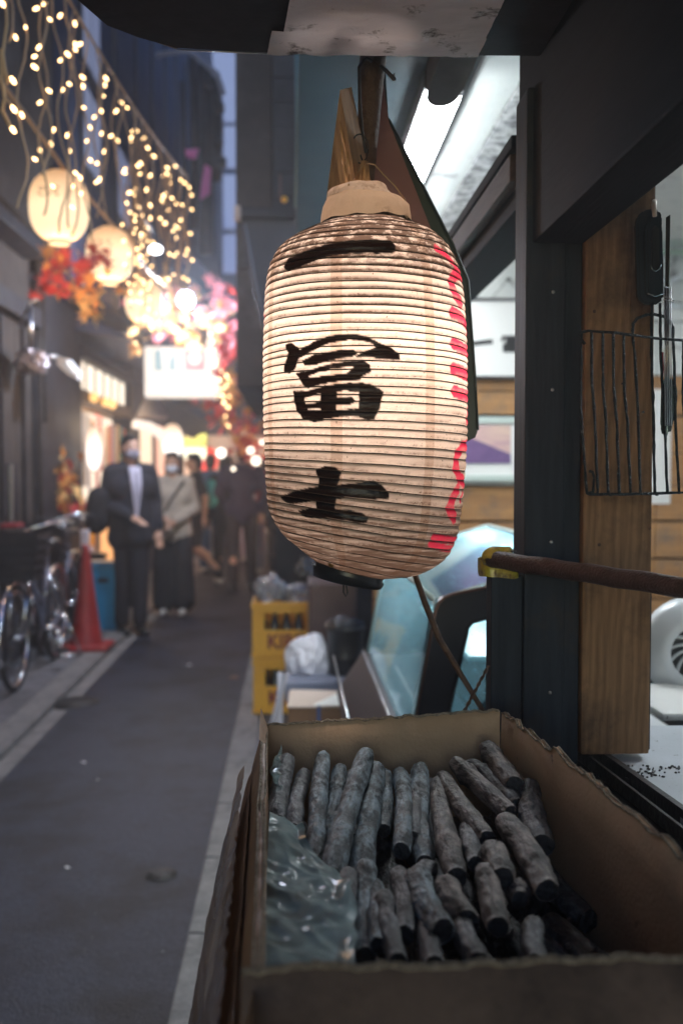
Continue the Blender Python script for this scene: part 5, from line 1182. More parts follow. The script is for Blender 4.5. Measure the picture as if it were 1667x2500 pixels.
# tall white paper lantern in the shop front
def paper_lant(name, c, rx, h, col, s, label, cap=True, n=20, base=(.5,.36,.25)):
    t = thing(name, Vector(c)-Vector((0, 0, h/2)), label, 'lantern'); m = MB(); pr = []
    K = 40
    for i in range(K+1):
        v = -1+2*i/K; r_ = rx*max(.32, (1-abs(v)**2.6)**.45) if abs(v) < 1 else rx*.32; r_ *= 1+.008*math.cos(i*math.pi); pr.append((r_, v*h/2))
    m.lathe(pr, c, 32)
    mt = bpy.data.materials.new(name+'_paper'); mt.use_nodes = True; b = mt.node_tree.nodes['Principled BSDF']; b.inputs['Base Color'].default_value = (*base, 1)
    N = mt.node_tree.nodes; L = mt.node_tree.links
    tc = N.new('ShaderNodeTexCoord'); sx = N.new('ShaderNodeSeparateXYZ'); L.new(tc.outputs['Object'], sx.inputs[0])
    mr = N.new('ShaderNodeMapRange'); mr.inputs[1].default_value = h*.50; mr.inputs[2].default_value = h*1.0; mr.inputs[3].default_value = s; mr.inputs[4].default_value = s*.42
    L.new(sx.outputs[2], mr.inputs[0]); L.new(mr.outputs[0], b.inputs['Emission Strength'])
    m3 = N.new('ShaderNodeMapRange'); m3.inputs[1].default_value = h*.45; m3.inputs[2].default_value = h*.95; L.new(sx.outputs[2], m3.inputs[0]); mx = N.new('ShaderNodeMixRGB'); L.new(m3.outputs[0], mx.inputs[0])
    mx.inputs[1].default_value = (col[0], min(1, col[1]*1.08), min(1, col[2]*1.2), 1); mx.inputs[2].default_value = (col[0], col[1]*.78, col[2]*.6, 1); L.new(mx.outputs[0], b.inputs['Emission Color'])
    m.build('shade', mt, t)
    if cap:
        m = MB(); m.lathe([(rx*.34, -h/2-.012), (rx*.36, -h/2-.01), (rx*.36, -h/2+.012), (rx*.30, -h/2+.012)], c, 28); m.build('bottom_ring', emis(name+'_ring', (1, .6, .32), s*.5), t)
        m = MB(); m.lathe([(rx*.30, h/2-.006), (rx*.33, h/2-.004), (rx*.33, h/2+.014), (.001, h/2+.016)], c, 28); m.build('top_ring', M['black_metal'], t)
    return t
paper_lant('shop_lantern', P(230, 1095, 9.5), .07, .42, (1, .85, .70), 1.0, 'tall white glowing lantern at the near pillar of the lit shop')
# further left buildings
b3 = bld('far_left_building', (-2.6, 15, 0), 'dim blue-grey building further along the left side above the crowd')
MB().box((-3.6, 12.7, 0), (-2.0, 24, 2.6)).build('lower_wall', M['wall_blue'], b3)
MB().box((-3.6, 7.95, 2.96), (-1.72, 24, 8.2)).build('upper_wall', M['wall_blue'], b3)
for i in range(8):
    MB().bbox((-1.72, 8.6+i*1.3, 3.0), (-1.69, 8.66+i*1.3, 8), .004).build('pilaster', M['wall_dark'], b3)
for i, y in enumerate((13.2, 14.8, 16.6, 18.6)):
    MB().bbox((-1.99, y, .5), (-1.97, y+1.0, 2.1), .004).build('window', emis('far_window_%d' % i, [(1,.72,.5),(1,.5,.35),(1,.8,.65),(1,.6,.4)][i], .7), b3)
wp = emis('upper_window_glow', (.42,.50,.85), .16)
for (y, z) in ((8.3, 3.9), (8.3, 4.75), (9.9, 3.9)):
    f = MB().bbox((-1.719, y, z), (-1.69, y+.8, z+.75), .01).build('window', M['wall_dark'], b3)
    MB().bbox((-1.689, y+.05, z+.05), (-1.684, y+.38, z+.70), .002).build('pane', wp, f); MB().bbox((-1.689, y+.42, z+.05), (-1.684, y+.75, z+.70), .002).build('pane', wp, f)
# right side: next building, upper storey overhang
b4 = bld('right_building', (.6, 8, 0), 'grey-brown building on the right beyond the stall whose upper storey juts over the crates')
YB = 6.2; xl = P(576, 500, YB).x
zb = P(600, 945, YB).z
MB().box((xl, YB, zb), (P(664, 500, YB).x, 9.5, 8)).build('upper_wall', M['wall_grey'], b4)
MB().box((P(664, 500, YB).x+.002, YB+.05, zb), (.6, 9.5, 8)).build('recess_wall', M['wall_dark'], b4)
for i in range(26):
    z = zb+.02+i*.145; MB().bbox((P(668, 500, YB).x, YB+.035, z), (P(724, 500, YB).x, YB+.049, z+.138), .003).build('tile', M['wall_dark'], b4)
MB().box((-.10, 6.25, 0), (3.4, 9.5, zb-.01)).build('lower_wall', M['wall_dark'], b4)
MB().tube([P(724, 130, 6.1), P(727, 330, 6.1), P(722, 520, 6.1)], .010, 8).build('corner_pipe', mat('verdigris_pipe', (.10,.20,.20), .4), b4)
MB().bbox(P(681, 485, 6.15), P(687, 425, 6.14), .004).build('bracket', M['brown_wood'], b4)
MB().ell(P(694, 487, 6.12), .02, 10).build('knob', M['crate'], b4)
MB().tube([P(729, 190, 6.05), P(733, 232, 6.05), P(731, 255, 6.05)], .006, 6).build('cable_clip', M['teal'], b4)
# folded dark hood / awning frame
hd = thing('folded_awning', P(640, 800, 5.4), 'dark folded awning hanging from a bar on the right building left of the lantern', 'awning')
m = MB(); m.prism([P(586, 528, 5.4), P(720, 528, 5.4), P(720, 830, 5.4), P(648, 815, 5.4), P(636, 780, 5.4), P(604, 640, 5.4)], (0, .12, 0)); m.build('cloth', mat('navy_awning_cloth', (.03,.033,.05), .6, col2=(.045,.05,.07), scale=6), hd)
m = MB(); m.bbox(P(590, 530, 5.35), P(725, 510, 5.38), .006); m.build('bar', M['wall_dark'], hd)
MB().bbox(P(572, 536, 5.35), P(589, 508, 5.41), .006).build('bar_end', M['card_pale'], hd)
m = MB(); m.tube([P(598, 545, 5.39), P(622, 680, 5.39), P(648, 800, 5.39)], .006, 6); m.build('edge_rod', M['bluegrey'], hd)
MB().bbox(P(578, 650, 5.9), P(604, 636, 6.0), .004).build('lower_bracket', M['wall_grey'], hd)
b5 = bld('far_right_building', (.6, 14, 0), 'dark shops further along the right side beyond the crowd')
MB().box((-.12, 9.6, 0), (3.4, 24, 7)).build('wall', M['wall_dark'], b5)
for i, y in enumerate((10.2, 11.9, 13.7, 16, 18.5)):
    MB().bbox((-.125, y, .5), (-.121, y+1.1, 1.95), .001).build('window', emis('right_window_%d' % i, [(1,.45,.3),(1,.75,.5),(1,.35,.25),(1,.7,.5),(1,.8,.7)][i], .8), b5)
# far building with pale blue windows at the top centre
b6 = bld('far_tall_building', (-1.2, 26, 0), 'tall far building with pale blue lit panels between the two sides of the lane')
MB().box((-8, 26, 0), (4, 26.5, 16)).build('wall', M['wall_blue'], b6)
pw = emis('pale_blue_panel', (.33,.44,.88), .26)
for i, (y0, y1) in enumerate(((125, 300), (308, 412), (425, 560), (572, 668))):
    a = P(545 if i else 520, y1, 25.9); b = P(590, y0, 25.85); MB().bbox(a, b, .02).build('window', pw, b6)
for i, (x0, x1, y0, y1) in enumerate(((262, 300, 110, 230), (222, 260, 40, 100), (400, 470, 430, 470))):
    MB().bbox(P(x0, y1, 25.9), P(x1, y0, 25.85), .02).build('window', emis('dim_blue_panel_%d' % i, (.25,.30,.55), .22), b6)
# dark pipes and junk up high between the buildings
m = MB()
pj = thing('pipe_cluster', P(500, 400, 11), 'dark cluster of vertical pipes and boxes high on the right side of the lane', 'pipes')
for x, w_, y0, y1 in ((470, .05, 140, 560), (500, .08, 160, 620), (527, .06, 190, 440), (445, .03, 200, 640)):
    MB().tube([P(x, y0, 11), P(x+6, (y0+y1)/2, 11), P(x+3, y1, 11)], w_, 10).build('pipe', M['wall_dark'], pj)
for x, y, s in ((535, 262, .07), (533, 345, .08), (540, 395, .06), (512, 205, .1)):
    MB().bbox(P(x-12, y+16, 10.95), P(x+12, y-14, 10.85), .02).build('junction_box', M['wall_dark'], pj)
MB().tube([P(380, 135, 10.8), P(460, 122, 10.8), P(530, 180, 10.8), P(545, 230, 10.8)], .03, 8).build('bent_pipe', M['bluegrey'], pj)
for i, (pts, nm) in enumerate((([P(452, 365, 10), P(485, 362, 10), P(478, 385, 10), P(455, 382, 10)], 'pink'), ([P(500, 400, 10), P(515, 410, 10), P(512, 470, 10), P(488, 486, 10), P(492, 450, 10)], 'magenta'))):
    MB().prism(pts, (0, .05, 0)).build('cloth', mat(nm+'_cloth', (.45,.10,.30), .7), label=['small pink cloth hanging high between the pipes', 'long magenta cloth hanging below the pink one'][i], cat='cloth')
# closing end of the lane
MB().box((-2.0, 24, 0), (-.12, 24.1, 2.3)).build('lane_end_wall', emis('far_shop_glow', (1,.62,.42), .35, (.3,.2,.15)), label='warmly lit shop front closing the far end of the lane', cat='shop front')
# purple-grey shed roof behind the flood lamp
MB().prism([P(440, 620, 8.6), P(480, 632, 8.6), P(570, 728, 8.6), P(520, 735, 8.6), P(440, 650, 8.6)], (0, .8, 0)).build('shed_roof', M['wall_blue'], label='small sloping roof behind the flood lamp on the right side', cat='roof')

# ================================================================ SIGNS AND LAMPS
sg = thing('light_box_sign', P(442, 970, 9.0), 'big white rounded glowing sign box over the crowd', 'sign')
a = P(352, 970, 9.0); b = P(535, 846, 9.0)
m = MB(); m.bbox((a.x, 9.0, a.z), (b.x, 9.16, b.z), .03); m.build('box', emis('sign_glow', (1, .85, .72), .55), sg)
c1 = emis('sign_teal_print', (.20,.42,.48), .45); c2 = emis('sign_red_print', (.85,.10,.13), .7)
MB().prism([P(x, y, 8.995) for x, y in ((378, 858), (392, 852), (398, 905), (378, 905))], (0, -.004, 0)).build('print', c1, sg)
MB().prism([P(x, y, 8.995) for x, y in ((414, 880), (428, 858), (430, 905), (412, 905))], (0, -.004, 0)).build('print', c1, sg)
MB().prism([P(x, y, 8.995) for x, y in ((452, 850), (500, 850), (500, 905), (452, 905))], (0, -.004, 0)).build('print', c2, sg)
MB().lathe([(.0001, 0), (.058, 0)], P(476, 874, 8.985), 20, Matrix.Rotation(R(90), 3, 'X')).build('print', emis('sign_dot', (1,.85,.72), .75), sg)
point('sign_light', P(442, 905, 8.7), (1, .88, .74), 7, .3, sg)
fl = thing('flood_lamp', P(455, 735, 8.0), 'dazzling white flood lamp among the leaves over the lane', 'lamp')
m = MB(); m.lathe([(.0001, -.02), (.05, -.018), (.075, 0), (.08, .03)], P(455, 735, 8.0), 24, Matrix.Rotation(R(90), 3, 'X') @ Matrix.Rotation(0, 3, 'Z')); m.build('reflector', M['chrome'], fl)
MB().ell(P(455, 732, 7.93), .055, 20).build('lens', emis('flood_glow', (.93, .95, 1.0), 70), fl)
point('flood_light', P(455, 745, 7.8), (.66, .78, 1.0), 75, .07, fl)
MB().ell(P(380, 609, 7.6), (.05, .05, .033), 16).build('small_lamp', emis('oval_glow', (.95, .95, 1.0), 5), label='small oval white lamp hanging beside the third lantern', cat='lamp')
# three round lanterns on their cord
lns = [(145, 505, 4.75, .136, .325, 'largest and nearest round orange-white lantern on the left cord'), (268, 622, 5.85, .133, .315, 'middle round glowing lantern on the left cord'), (352, 737, 7.15, .130, .30, 'farthest round lantern on the left cord, half hidden by leaves')]
for i, (px, py, y, rx, h, lb) in enumerate(lns):
    c = P(px, py, y); t = paper_lant('round_lantern', c, rx, h, (1, .66, .36), [.72, .80, .75][i], lb, base=(.5,.32,.16)); t['group'] = 'round lanterns on the left cord'
    if i < 2:
        m = MB()
        for k, dx in enumerate((-.058, -.022, .022)):
            for q in range(4):
                an = (dx+random.uniform(-.01, .01))/rx; r_ = rx*1.0; zz = .055-.012*q+random.uniform(-.002, .002)
                p = c+Vector((math.sin(an)*r_, -math.cos(an)*r_*1.0, zz)); m.bbox(p+Vector((-.010, -.003, -.002)), p+Vector((.010, .0, .0025)), .0008)
        m.build('lettering', mat('faded_brown_ink_%d' % i, (.25,.09,.03), .6), t)
    point('round_lantern_light', c+Vector((0, 0, -h/2-.07)), (1, .58, .28), [6, 8, 9][i], .08, t)
m = MB(); m.tube([(-1.08, 1.5, 2.98), (-1.08, 3.7, 2.86), P(70, 290, 4.1), P(160, 415, 4.75), P(290, 565, 5.9), P(360, 660, 7.2), P(440, 730, 9)], .009, 8); m.build('lantern_cord', M['cord'], label='thick brown cord carrying the round lanterns along the left side', cat='cord')
# far glowing shapes above heads
paper_lant('far_lantern', P(422, 1078, 12.5), .125, .44, (1, .88, .74), 1.1, 'tall white glowing lantern above the masked woman')
paper_lant('yellow_lantern', P(476, 1100, 13.5), .15, .34, (1, .93, .60), 1.2, 'round yellowish white lantern beside the tall white one')
paper_lant('red_lantern', P(510, 1122, 14.5), .13, .36, (1, .08, .06), .9, 'red glowing lantern right of the yellowish one', base=(.6,.05,.04))
MB().ell(P(540, 1106, 12), .055, 16).build('globe_lamp', emis('globe_glow', (1, .92, .80), 2.2), label='small round white globe lamp left of the man in navy', cat='lamp')
m = MB(); m.prism([P(x, y, 13.3) for x, y in ((450, 1092), (452, 1064), (470, 1075), (488, 1060), (503, 1058), (503, 1092))], (0, .1, 0)); m.build('yellow_sign', emis('yellow_sign_glow', (.95,.85,.18), .8), label='jagged yellow sign over the yellowish lantern', cat='sign')
m = MB(); m.tube([P(330, 1035, 10.5), P(365, 1040, 10.6), P(400, 1065, 10.8)], [.05, .045, .06], 12); m.build('hanging_lamp', emis('pale_lamp_glow', (1,.80,.66), .75), label='pale curved lamp above the suited man, left of the tall lantern', cat='lamp')
MB().lathe([(.02, .22), (.09, .20), (.17, .02), (.18, 0)], P(372, 1020, 11), 24).build('lamp_hood', mat('grey_hood', (.32,.28,.27), .6), label='grey bell shaped hood hanging above the suited man', cat='lamp hood')
point('far_glow', (-1.1, 15, 2.0), (1, .68, .45), 25, .4, None)['label'] = 'far shop light'
for i, (px, py, y, s_) in enumerate(((612, 1100, 10, .035), (625, 1125, 10, .045), (598, 1062, 10.5, .03), (570, 1145, 10, .02), (640, 1080, 10.4, .025))):
    MB().ell(P(px, py, y), s_, 12).build('globe_lamp', emis('warm_globe_%d' % i, (1, .85, .66), 2.0), label=['round lamp right of the navy man', 'largest round lamp at the lantern edge', 'small high lamp right of the navy man', 'tiny lamp over the navy man shoulder', 'small lamp half behind the big lantern'][i], cat='lamp')

# ================================================================ FAIRY LIGHTS
bulb_m = emis('fairy_bulb_glow', (1, .60, .26), 5)
bm_ = MB(); bm_.lathe([(.0001, -.024), (.0045, -.021), (.0068, -.012), (.0062, -.004), (.0042, .002), (.0001, .003)], (0, 0, 0), 10)
b_proto = None
def curtain(fn_top, ss, lens, label, seed, x_sw=.03, cordm=None, per=.145, br=1.0):
    global b_proto
    rn = random.Random(seed); t = thing('fairy_light_curtain', fn_top(ss[0]), label, 'fairy lights'); O = ORG[t.name]
    for s_ in ss:
        top = fn_top(s_); L_ = rn.uniform(*lens); n = int(L_/.025); p = top.copy(); pts = [p.copy()]; a = rn.uniform(0, 6)
        for k in range(n):
            p = p+Vector((math.sin(k*.42+a)*.0055+rn.uniform(-.003, .003), math.cos(k*.37+a)*.006, -.025)); pts.append(p.copy())
        st = MB().tube(pts, .0036*br, 6).build('strand', cordm or M['cord'], t)
        nb = int(L_/per); ph = rn.uniform(.3, 1)*per
        for q in range(nb):
            d = ph+q*per+rn.uniform(-.02, .02); k = min(n, int(d/.025)); base = pts[k]; dr = Vector((rn.uniform(-1, 1), rn.uniform(-.6, .6), -.6)).normalized()
            rot = Vector((0, 0, -1)).rotation_difference(dr)
            if b_proto is None:
                o = bm_.build('bulb', bulb_m, None, org=(0, 0, 0)); b_proto = o
            else: o = b_proto.copy(); C.objects.link(o)
            o.parent = st; o.location = base+dr*.028-O; o.rotation_euler = rot.to_euler(); s2 = rn.uniform(.62, .85)*br; o.scale = (s2, s2, s2)
    return t
def top1(y):
    # cord running away from the viewer
    k = (y-2.6)/3.6; return Vector((-.90+.24*k, y, 3.16+.10*(2*k-1)**2-.02))
ss = [2.95+.001*i for i in ()]
t1 = curtain(top1, [3.0+i*.105+random.uniform(-.03, .03) for i in range(33)], (.35, .95), 'long curtain of warm fairy lights hanging from a cord over the left of the lane', 11)
MB().tube([top1(1.5+i*.2) for i in range(25)], .006, 8).build('cord', M['cord'], t1)
t2 = curtain(lambda y: Vector((-.83-.01*y, y, 2.95)), [5.6, 5.75, 5.9, 6.02, 6.15, 6.3, 6.45], (.35, .75), 'denser bunch of fairy lights beside the flood lamp', 12, per=.075)
MB().tube([(-.83-.01*y, y, 2.95) for y in (5.5, 6.0, 6.5)], .005, 8).build('cord', M['cord'], t2)
t3 = curtain(lambda y: Vector((-.67+(y-8)*.05, y, 2.62-.22*(y-8))), [8.2+.2*i for i in range(7)], (.2, .5), 'far bunch of fairy lights right of the sign box', 13, per=.06, br=1.5)
MB().tube([(-.67+(y-8)*.05, y, 2.62-.22*(y-8)) for y in (8.1, 8.8, 9.5)], .006, 8).build('cord', M['cord'], t3)
# amber-lit nearest string
t4 = thing('amber_string', P(20, 300, 2.6), 'amber lit string of bulbs at the far left top corner', 'fairy lights')
m = MB(); yy = 2.9; st = m.tube([P(15, -60, yy), P(18, 60, yy), P(8, 130, yy), P(14, 175, yy), P(20, 205, yy)], .0045, 8).tube([P(4, 120, yy), P(6, 200, yy), P(13, 240, yy), P(6, 270, yy), P(16, 290, yy), P(28, 312, yy)], .0055, 8).tube([P(12, 160, yy), P(18, 184, yy), P(30, 195, yy)], .004, 8).tube([P(13, 240, yy), P(24, 250, yy), P(30, 262, yy)], .004, 8).build('strand', M['wire_gold'], t4)
for px, py, dx in ((28, 190, 8), (30, 260, 8), (28, 310, 6), (2, 2, 3)):
    o = b_proto.copy(); C.objects.link(o); o.parent = st; o.location = P(px, py, yy)-ORG[t4.name]; o.rotation_euler = (0, R(-35), 0); o.scale = (.9, .9, .9)

# ================================================================ MAPLE LEAVES
def leaf_mesh(name, mt, lobes=7):
    m = MB(); pts = []
    for i in range(lobes):
        a = math.pi*(-.15+1.3*i/(lobes-1)); L_ = .5+.5*math.sin(math.pi*(.12+.76*i/(lobes-1)))
        pts.append((math.cos(a)*L_, math.sin(a)*L_, -.12*L_))
        if i < lobes-1: a2 = math.pi*(-.15+1.3*(i+.5)/(lobes-1)); pts.append((math.cos(a2)*.34, math.sin(a2)*.34, .02))
    c = (0, 0, .03); vs = [c]+pts+[(0, -.12, 0)]; n = len(vs)-1
    m.add(vs, [(0, i, i+1) for i in range(1, n)]+[(0, n, 1)]); return m.build(name, mt, None, org=(0, 0, 0)).data
LM = {k: leaf_mesh('leaf', M[k]) for k in ('mat_red_leaf', 'mat_orange_leaf', 'mat_gold_leaf', 'mat_pink_leaf')}
for o in [o for o in bpy.data.objects if o.name.startswith('leaf') and o.parent is None]: bpy.data.objects.remove(o)
def spray(label, c, rad, n, kinds, size, seed, grp='bunches of artificial maple leaves', shape=None):
    rn = random.Random(seed); c = Vector(c); t = thing('maple_leaf_bunch', c, label, 'leaves', grp)
    m = MB()
    for i in range(5):
        e = c+Vector((rn.uniform(-1, 1)*rad[0], rn.uniform(-1, 1)*rad[1], rn.uniform(-1, 1)*rad[2])); m.tube([c, c.lerp(e, .5)+Vector((0, 0, .02)), e], .003, 5)
    m.build('twig', M['cord'], t)
    for i in range(n):
        o = bpy.data.objects.new('leaf', LM[rn.choice(kinds)]); C.objects.link(o); o.parent = t
        v = Vector((rn.gauss(0, .5), rn.gauss(0, .5), rn.gauss(0, .5))); 
        o.location = (v.x*rad[0], v.y*rad[1], v.z*rad[2]); o.rotation_euler = (rn.uniform(-1, 1)+1.3, rn.uniform(-1.2, 1.2), rn.uniform(0, 6)); s_ = size*rn.uniform(.7, 1.3); o.scale = (s_, s_, s_)
r_, o_, g_, p_ = 'mat_red_leaf', 'mat_orange_leaf', 'mat_gold_leaf', 'mat_pink_leaf'
spray('red maple leaves hanging under the nearest round lantern', P(165, 665, 5.3), (.15, .10, .14), 34, [r_, r_, r_, o_], .055, 1)
spray('low left tuft of dark red leaves under the nearest lantern', P(130, 708, 5.2), (.09, .06, .06), 20, [r_], .05, 2)
spray('gold and orange leaves hanging lowest below the middle lantern', P(230, 740, 5.3), (.055, .05, .15), 26, [g_, g_, o_], .055, 3)
spray('red leaves touching the left side of the middle lantern', P(225, 655, 5.6), (.09, .06, .10), 16, [r_, p_], .06, 4)
spray('olive orange needle-like leaves behind the nearest lantern', P(125, 625, 5.5), (.06, .05, .05), 10, [o_], .06, 5)
spray('orange leaves beside the farthest round lantern', P(325, 705, 7.1), (.15, .1, .1), 14, [o_, g_], .07, 6)
spray('small orange leaf cluster left of the sign box', P(332, 850, 8.0), (.06, .06, .10), 12, [o_, g_], .06, 7)
spray('pale gold leaves round the flood lamp', P(430, 770, 8.25), (.30, .12, .24), 80, [g_, g_, o_, p_], .085, 8)
spray('pink leaves right of the flood lamp', P(530, 775, 8.4), (.20, .15, .26), 56, [p_, p_, g_, r_], .085, 9)
spray('pink leaves above the right end of the sign box', P(560, 850, 8.6), (.10, .15, .26), 30, [p_, r_], .085, 10)
spray('red leaves right of the sign box', P(545, 985, 9.6), (.16, .3, .24), 50, [r_, r_, o_, p_], .09, 11)
spray('red and orange leaves over the navy man', P(590, 1040, 10.5), (.22, .4, .22), 54, [r_, o_, g_, p_], .09, 12)
spray('orange leaves glowing with lights near the big lantern edge', P(570, 940, 9.4), (.13, .3, .20), 40, [g_, o_, g_], .085, 13)
spray('red leaves low behind the big lantern edge', P(620, 1090, 11), (.2, .4, .2), 34, [r_, p_, g_], .09, 14)
spray('autumn leaf garland on the post behind the bicycles', P(160, 1180, 8.6), (.14, .10, .26), 60, [o_, r_, o_, g_], .075, 15)
spray('dark red leaves above the bicycle handlebar', P(215, 1245, 8.7), (.16, .1, .06), 26, [r_, o_], .075, 16)

# ================================================================ THINGS ON THE LEFT
cn = thing('traffic_cone', PZ(212, 1582, .03), 'tall red traffic cone at the kerb on the left', 'cone'); o = ORG[cn.name]
m = MB(); m.lathe([(.128, .035), (.12, .05), (.075, .38), (.028, .78), (.026, .81), (.018, .81), (.0001, .80)], o, 36); m.build('cone_body', M['cone'], cn)
MB().bbox(o+Vector((-.19, -.19, 0)), o+Vector((.19, .19, .034)), .012).build('base', M['cone'], cn)
bn = thing('blue_bin', PZ(258, 1535, .03), 'blue plastic bin with a handle hole beside the suited man', 'bin'); o = ORG[bn.name]
def tap(z0, w0, z1, w1, dep=.7): return [o+Vector((sx*w0, sy*w0*dep, z0)) for sx, sy in ((-1,-1),(1,-1),(1,1),(-1,1))]+[o+Vector((sx*w1, sy*w1*dep, z1)) for sx, sy in ((-1,-1),(1,-1),(1,1),(-1,1))]
MB().hull(tap(0, .12, .54, .175)).build('body', M['blue_bin'], bn)
MB().hull(tap(.54, .185, .60, .19)).build('rim', mat('pale_blue_lid', (.06,.24,.40), .3), bn)
MB().bbox(o+Vector((-.05, -.118, .42)), o+Vector((.05, -.10, .46)), .01).build('handle_hole', M['frame_black'], bn)
bn2 = thing('dark_bin', PZ(228, 1500, .03), 'dark teal bin standing half behind the red cone', 'bin'); o = ORG[bn2.name]
MB().hull(tap(0, .10, .56, .13)).build('body', M['dark_bin'], bn2); MB().hull(tap(.56, .14, .60, .14)).build('rim', M['dark_bin'], bn2)
om = emis('orange_box_glow', (1, .45, .17), .62, (.8,.4,.15))
ob = thing('orange_light_box', P(268, 1370, 9.7), 'upright glowing orange sign box above the blue bin', 'sign')
a = P(246, 1375, 9.75); b = P(286, 1292, 9.75); MB().bbox((a.x, 9.75, a.z), (b.x, 9.95, b.z), .01).build('panel', om, ob); MB().bbox((b.x+.001, 9.72, a.z-.02), (b.x+.03, 9.96, b.z+.05), .005).build('frame', M['card_out'], ob)
MB().bbox((a.x-.02, 9.76, .03), (b.x+.03, 9.94, a.z-.001), .01).build('stand', M['wall_dark'], ob)
st_ = thing('shop_stool', P(218, 1380, 9.9), 'narrow yellow and white stand between the cone and the orange sign', 'stand')
a = P(208, 1380, 9.9); b = P(226, 1285, 9.9); zc = (a.z+b.z)/2
MB().bbox((a.x, 9.9, zc), (b.x, 10.0, b.z), .006).build('upper_panel', M['crate'], st_); MB().bbox((a.x, 9.9, a.z), (b.x, 10.0, zc-.002), .006).build('lower_panel', M['white_bag'], st_)
MB().bbox((a.x, 9.905, .03), (b.x, 9.99, a.z-.002), .004).build('post', M['wall_dark'], st_)

def wheel(c, r_, parent, nm='wheel'):
    c = Vector(c); mr = Matrix.Rotation(R(90), 3, 'Y'); w = MB(); pr = []
    for k in range(11): a = 2*math.pi*k/10; pr.append((r_-.014+.019*math.cos(a), .019*math.sin(a)))
    w.lathe(pr, c, 40, mr); wo = w.build('wheel', M['rubber'], parent)
    rm = MB(); pr = [(r_-.034+.012*math.cos(2*math.pi*k/8), .012*math.sin(2*math.pi*k/8)) for k in range(9)]; rm.lathe(pr, c, 40, mr); rm.build('rim', M['chrome'], wo)
    sp = MB()
    for k in range(24):
        a = 2*math.pi*k/24; sp.tube([c+Vector((.02*(-1)**k, 0, 0)), c+Vector((0, math.cos(a)*(r_-.04), math.sin(a)*(r_-.04)))], .0013, 4)
    sp.tube([c+Vector((-.04, 0, 0)), c+Vector((.04, 0, 0))], .02, 10); sp.build('spokes', M['chrome'], wo); return wo
def bicycle(x, y, label):
    t = thing('bicycle', (x, y+.5, .03), label, 'bicycle', 'bicycles parked on the left'); g = lambda a, b, c: (x+a, y+b, .03+c); r_ = .33
    wheel(g(0, .33, r_), r_, t); wheel(g(0, 1.40, r_), r_, t)
    m = MB(); m.tube([g(0, .62, .86), g(0, .66, .74), g(0, 1.02, .32), g(0, 1.08, .28)], .017, 8); m.tube([g(0, 1.02, .30), g(0, 1.18, .80)], .015, 8); m.tube([g(0, .66, .66), g(0, 1.08, .46), g(0, 1.12, .56)], .013, 8)
    for s_ in (-1, 1): m.tube([g(.055*s_, 1.40, r_), g(.03*s_, 1.08, .28)], .008, 6); m.tube([g(.055*s_, 1.40, r_), g(.02*s_, 1.14, .66)], .008, 6)
    m.build('frame', M['bluegrey'], t)
    m = MB(); 
    for s_ in (-1, 1): m.tube([g(.05*s_, .33, r_), g(.05*s_, .40, .56), g(.04*s_, .56, .74)], .011, 8)
    m.tube([g(-.05, .56, .74), g(.05, .56, .74)], .014, 8); m.build('fork', M['chrome'], t)
    m = MB(); m.tube([g(-.30, .86, 1.00), g(-.27, .76, 1.035), g(-.20, .64, 1.05), g(-.08, .60, 1.02), g(0, .60, 1.0), g(.08, .60, 1.02), g(.20, .64, 1.05), g(.27, .76, 1.035), g(.30, .86, 1.0)], .011, 8); m.tube([g(0, .60, 1.0), g(0, .62, .84)], .012, 8); m.build('handlebar', M['chrome'], t)
    for s_ in (-1, 1): MB().tube([g(.27*s_, .77, 1.033), g(.305*s_, .90, .995)], .017, 8).build('grip', M['rubber'], t)
    m = MB(); 
    for s_ in (-1, 1): m.tube([g(.20*s_, .60, 1.03), g(.26*s_, .68, .99), g(.28*s_, .74, .985)], .005, 6)
    m.build('brake_lever', M['chrome'], t)
    # basket of slats
    for k in range(5):
        z = .70+k*.062; w = .145+.012*k; m = MB(); m.bbox(g(-w, .22-.01*k, z), g(w, .228-.01*k, z+.045), .002); m.bbox(g(-w, .228-.01*k, z), g(-w+.006, .50, z+.045), .002); m.bbox(g(w-.006, .228-.01*k, z), g(w, .50, z+.045), .002); m.bbox(g(-w, .50, z), g(w, .506, z+.045), .002); m.build('basket_band', M['wall_dark'], t)
    m = MB(); m.bbox(g(-.14, .23, .695), g(.14, .50, .70), .002); m.build('basket_floor', M['wall_dark'], t)
    MB().ell(g(0, .17, .62), (.04, .045, .035), 14).build('headlight', M['chrome'], t)
    MB().bbox(g(-.05, .175, .50), g(-.005, .185, .55), .004).build('reflector', M['red_cloth'], t)
    m = MB(); pr = []
    for k in range(15):
        a = R(200-k*11); pr.append(g(0, .33+math.cos(a)*(r_+.03), r_+math.sin(a)*(r_+.03)))
    m.tube(pr, .022, 8); m.build('fender', M['chrome'], t)
    m = MB(); pr = [g(0, 1.40+math.cos(R(10+k*11))*(r_+.03), r_+math.sin(R(10+k*11))*(r_+.03)) for k in range(14)]; m.tube(pr, .022, 8); m.build('fender', M['chrome'], t)
    m = MB(); m.ell(g(0, 1.20, .88), (.09, .13, .035), 14); m.build('saddle', M['pvc'], t); MB().tube([g(0, 1.18, .78), g(0, 1.19, .86)], .013, 8).build('seat_post', M['chrome'], t)
    cr = MB(); cr.tube([g(-.09, 1.08, .28), g(.09, 1.08, .28)], .014, 8); cr.tube([g(.09, 1.08, .28), g(.10, 1.02, .14)], .010, 8); cr.tube([g(-.09, 1.08, .28), g(-.10, 1.14, .42)], .010, 8); cr.build('crank', M['chrome'], t)
    for s_, q in ((1, (1.02, .13)), (-1, (1.14, .43))): MB().bbox(g(.10*s_, q[0]-.04, q[1]-.01), g(.17*s_, q[0]+.04, q[1]+.012), .004).build('pedal', M['rubber'], t)
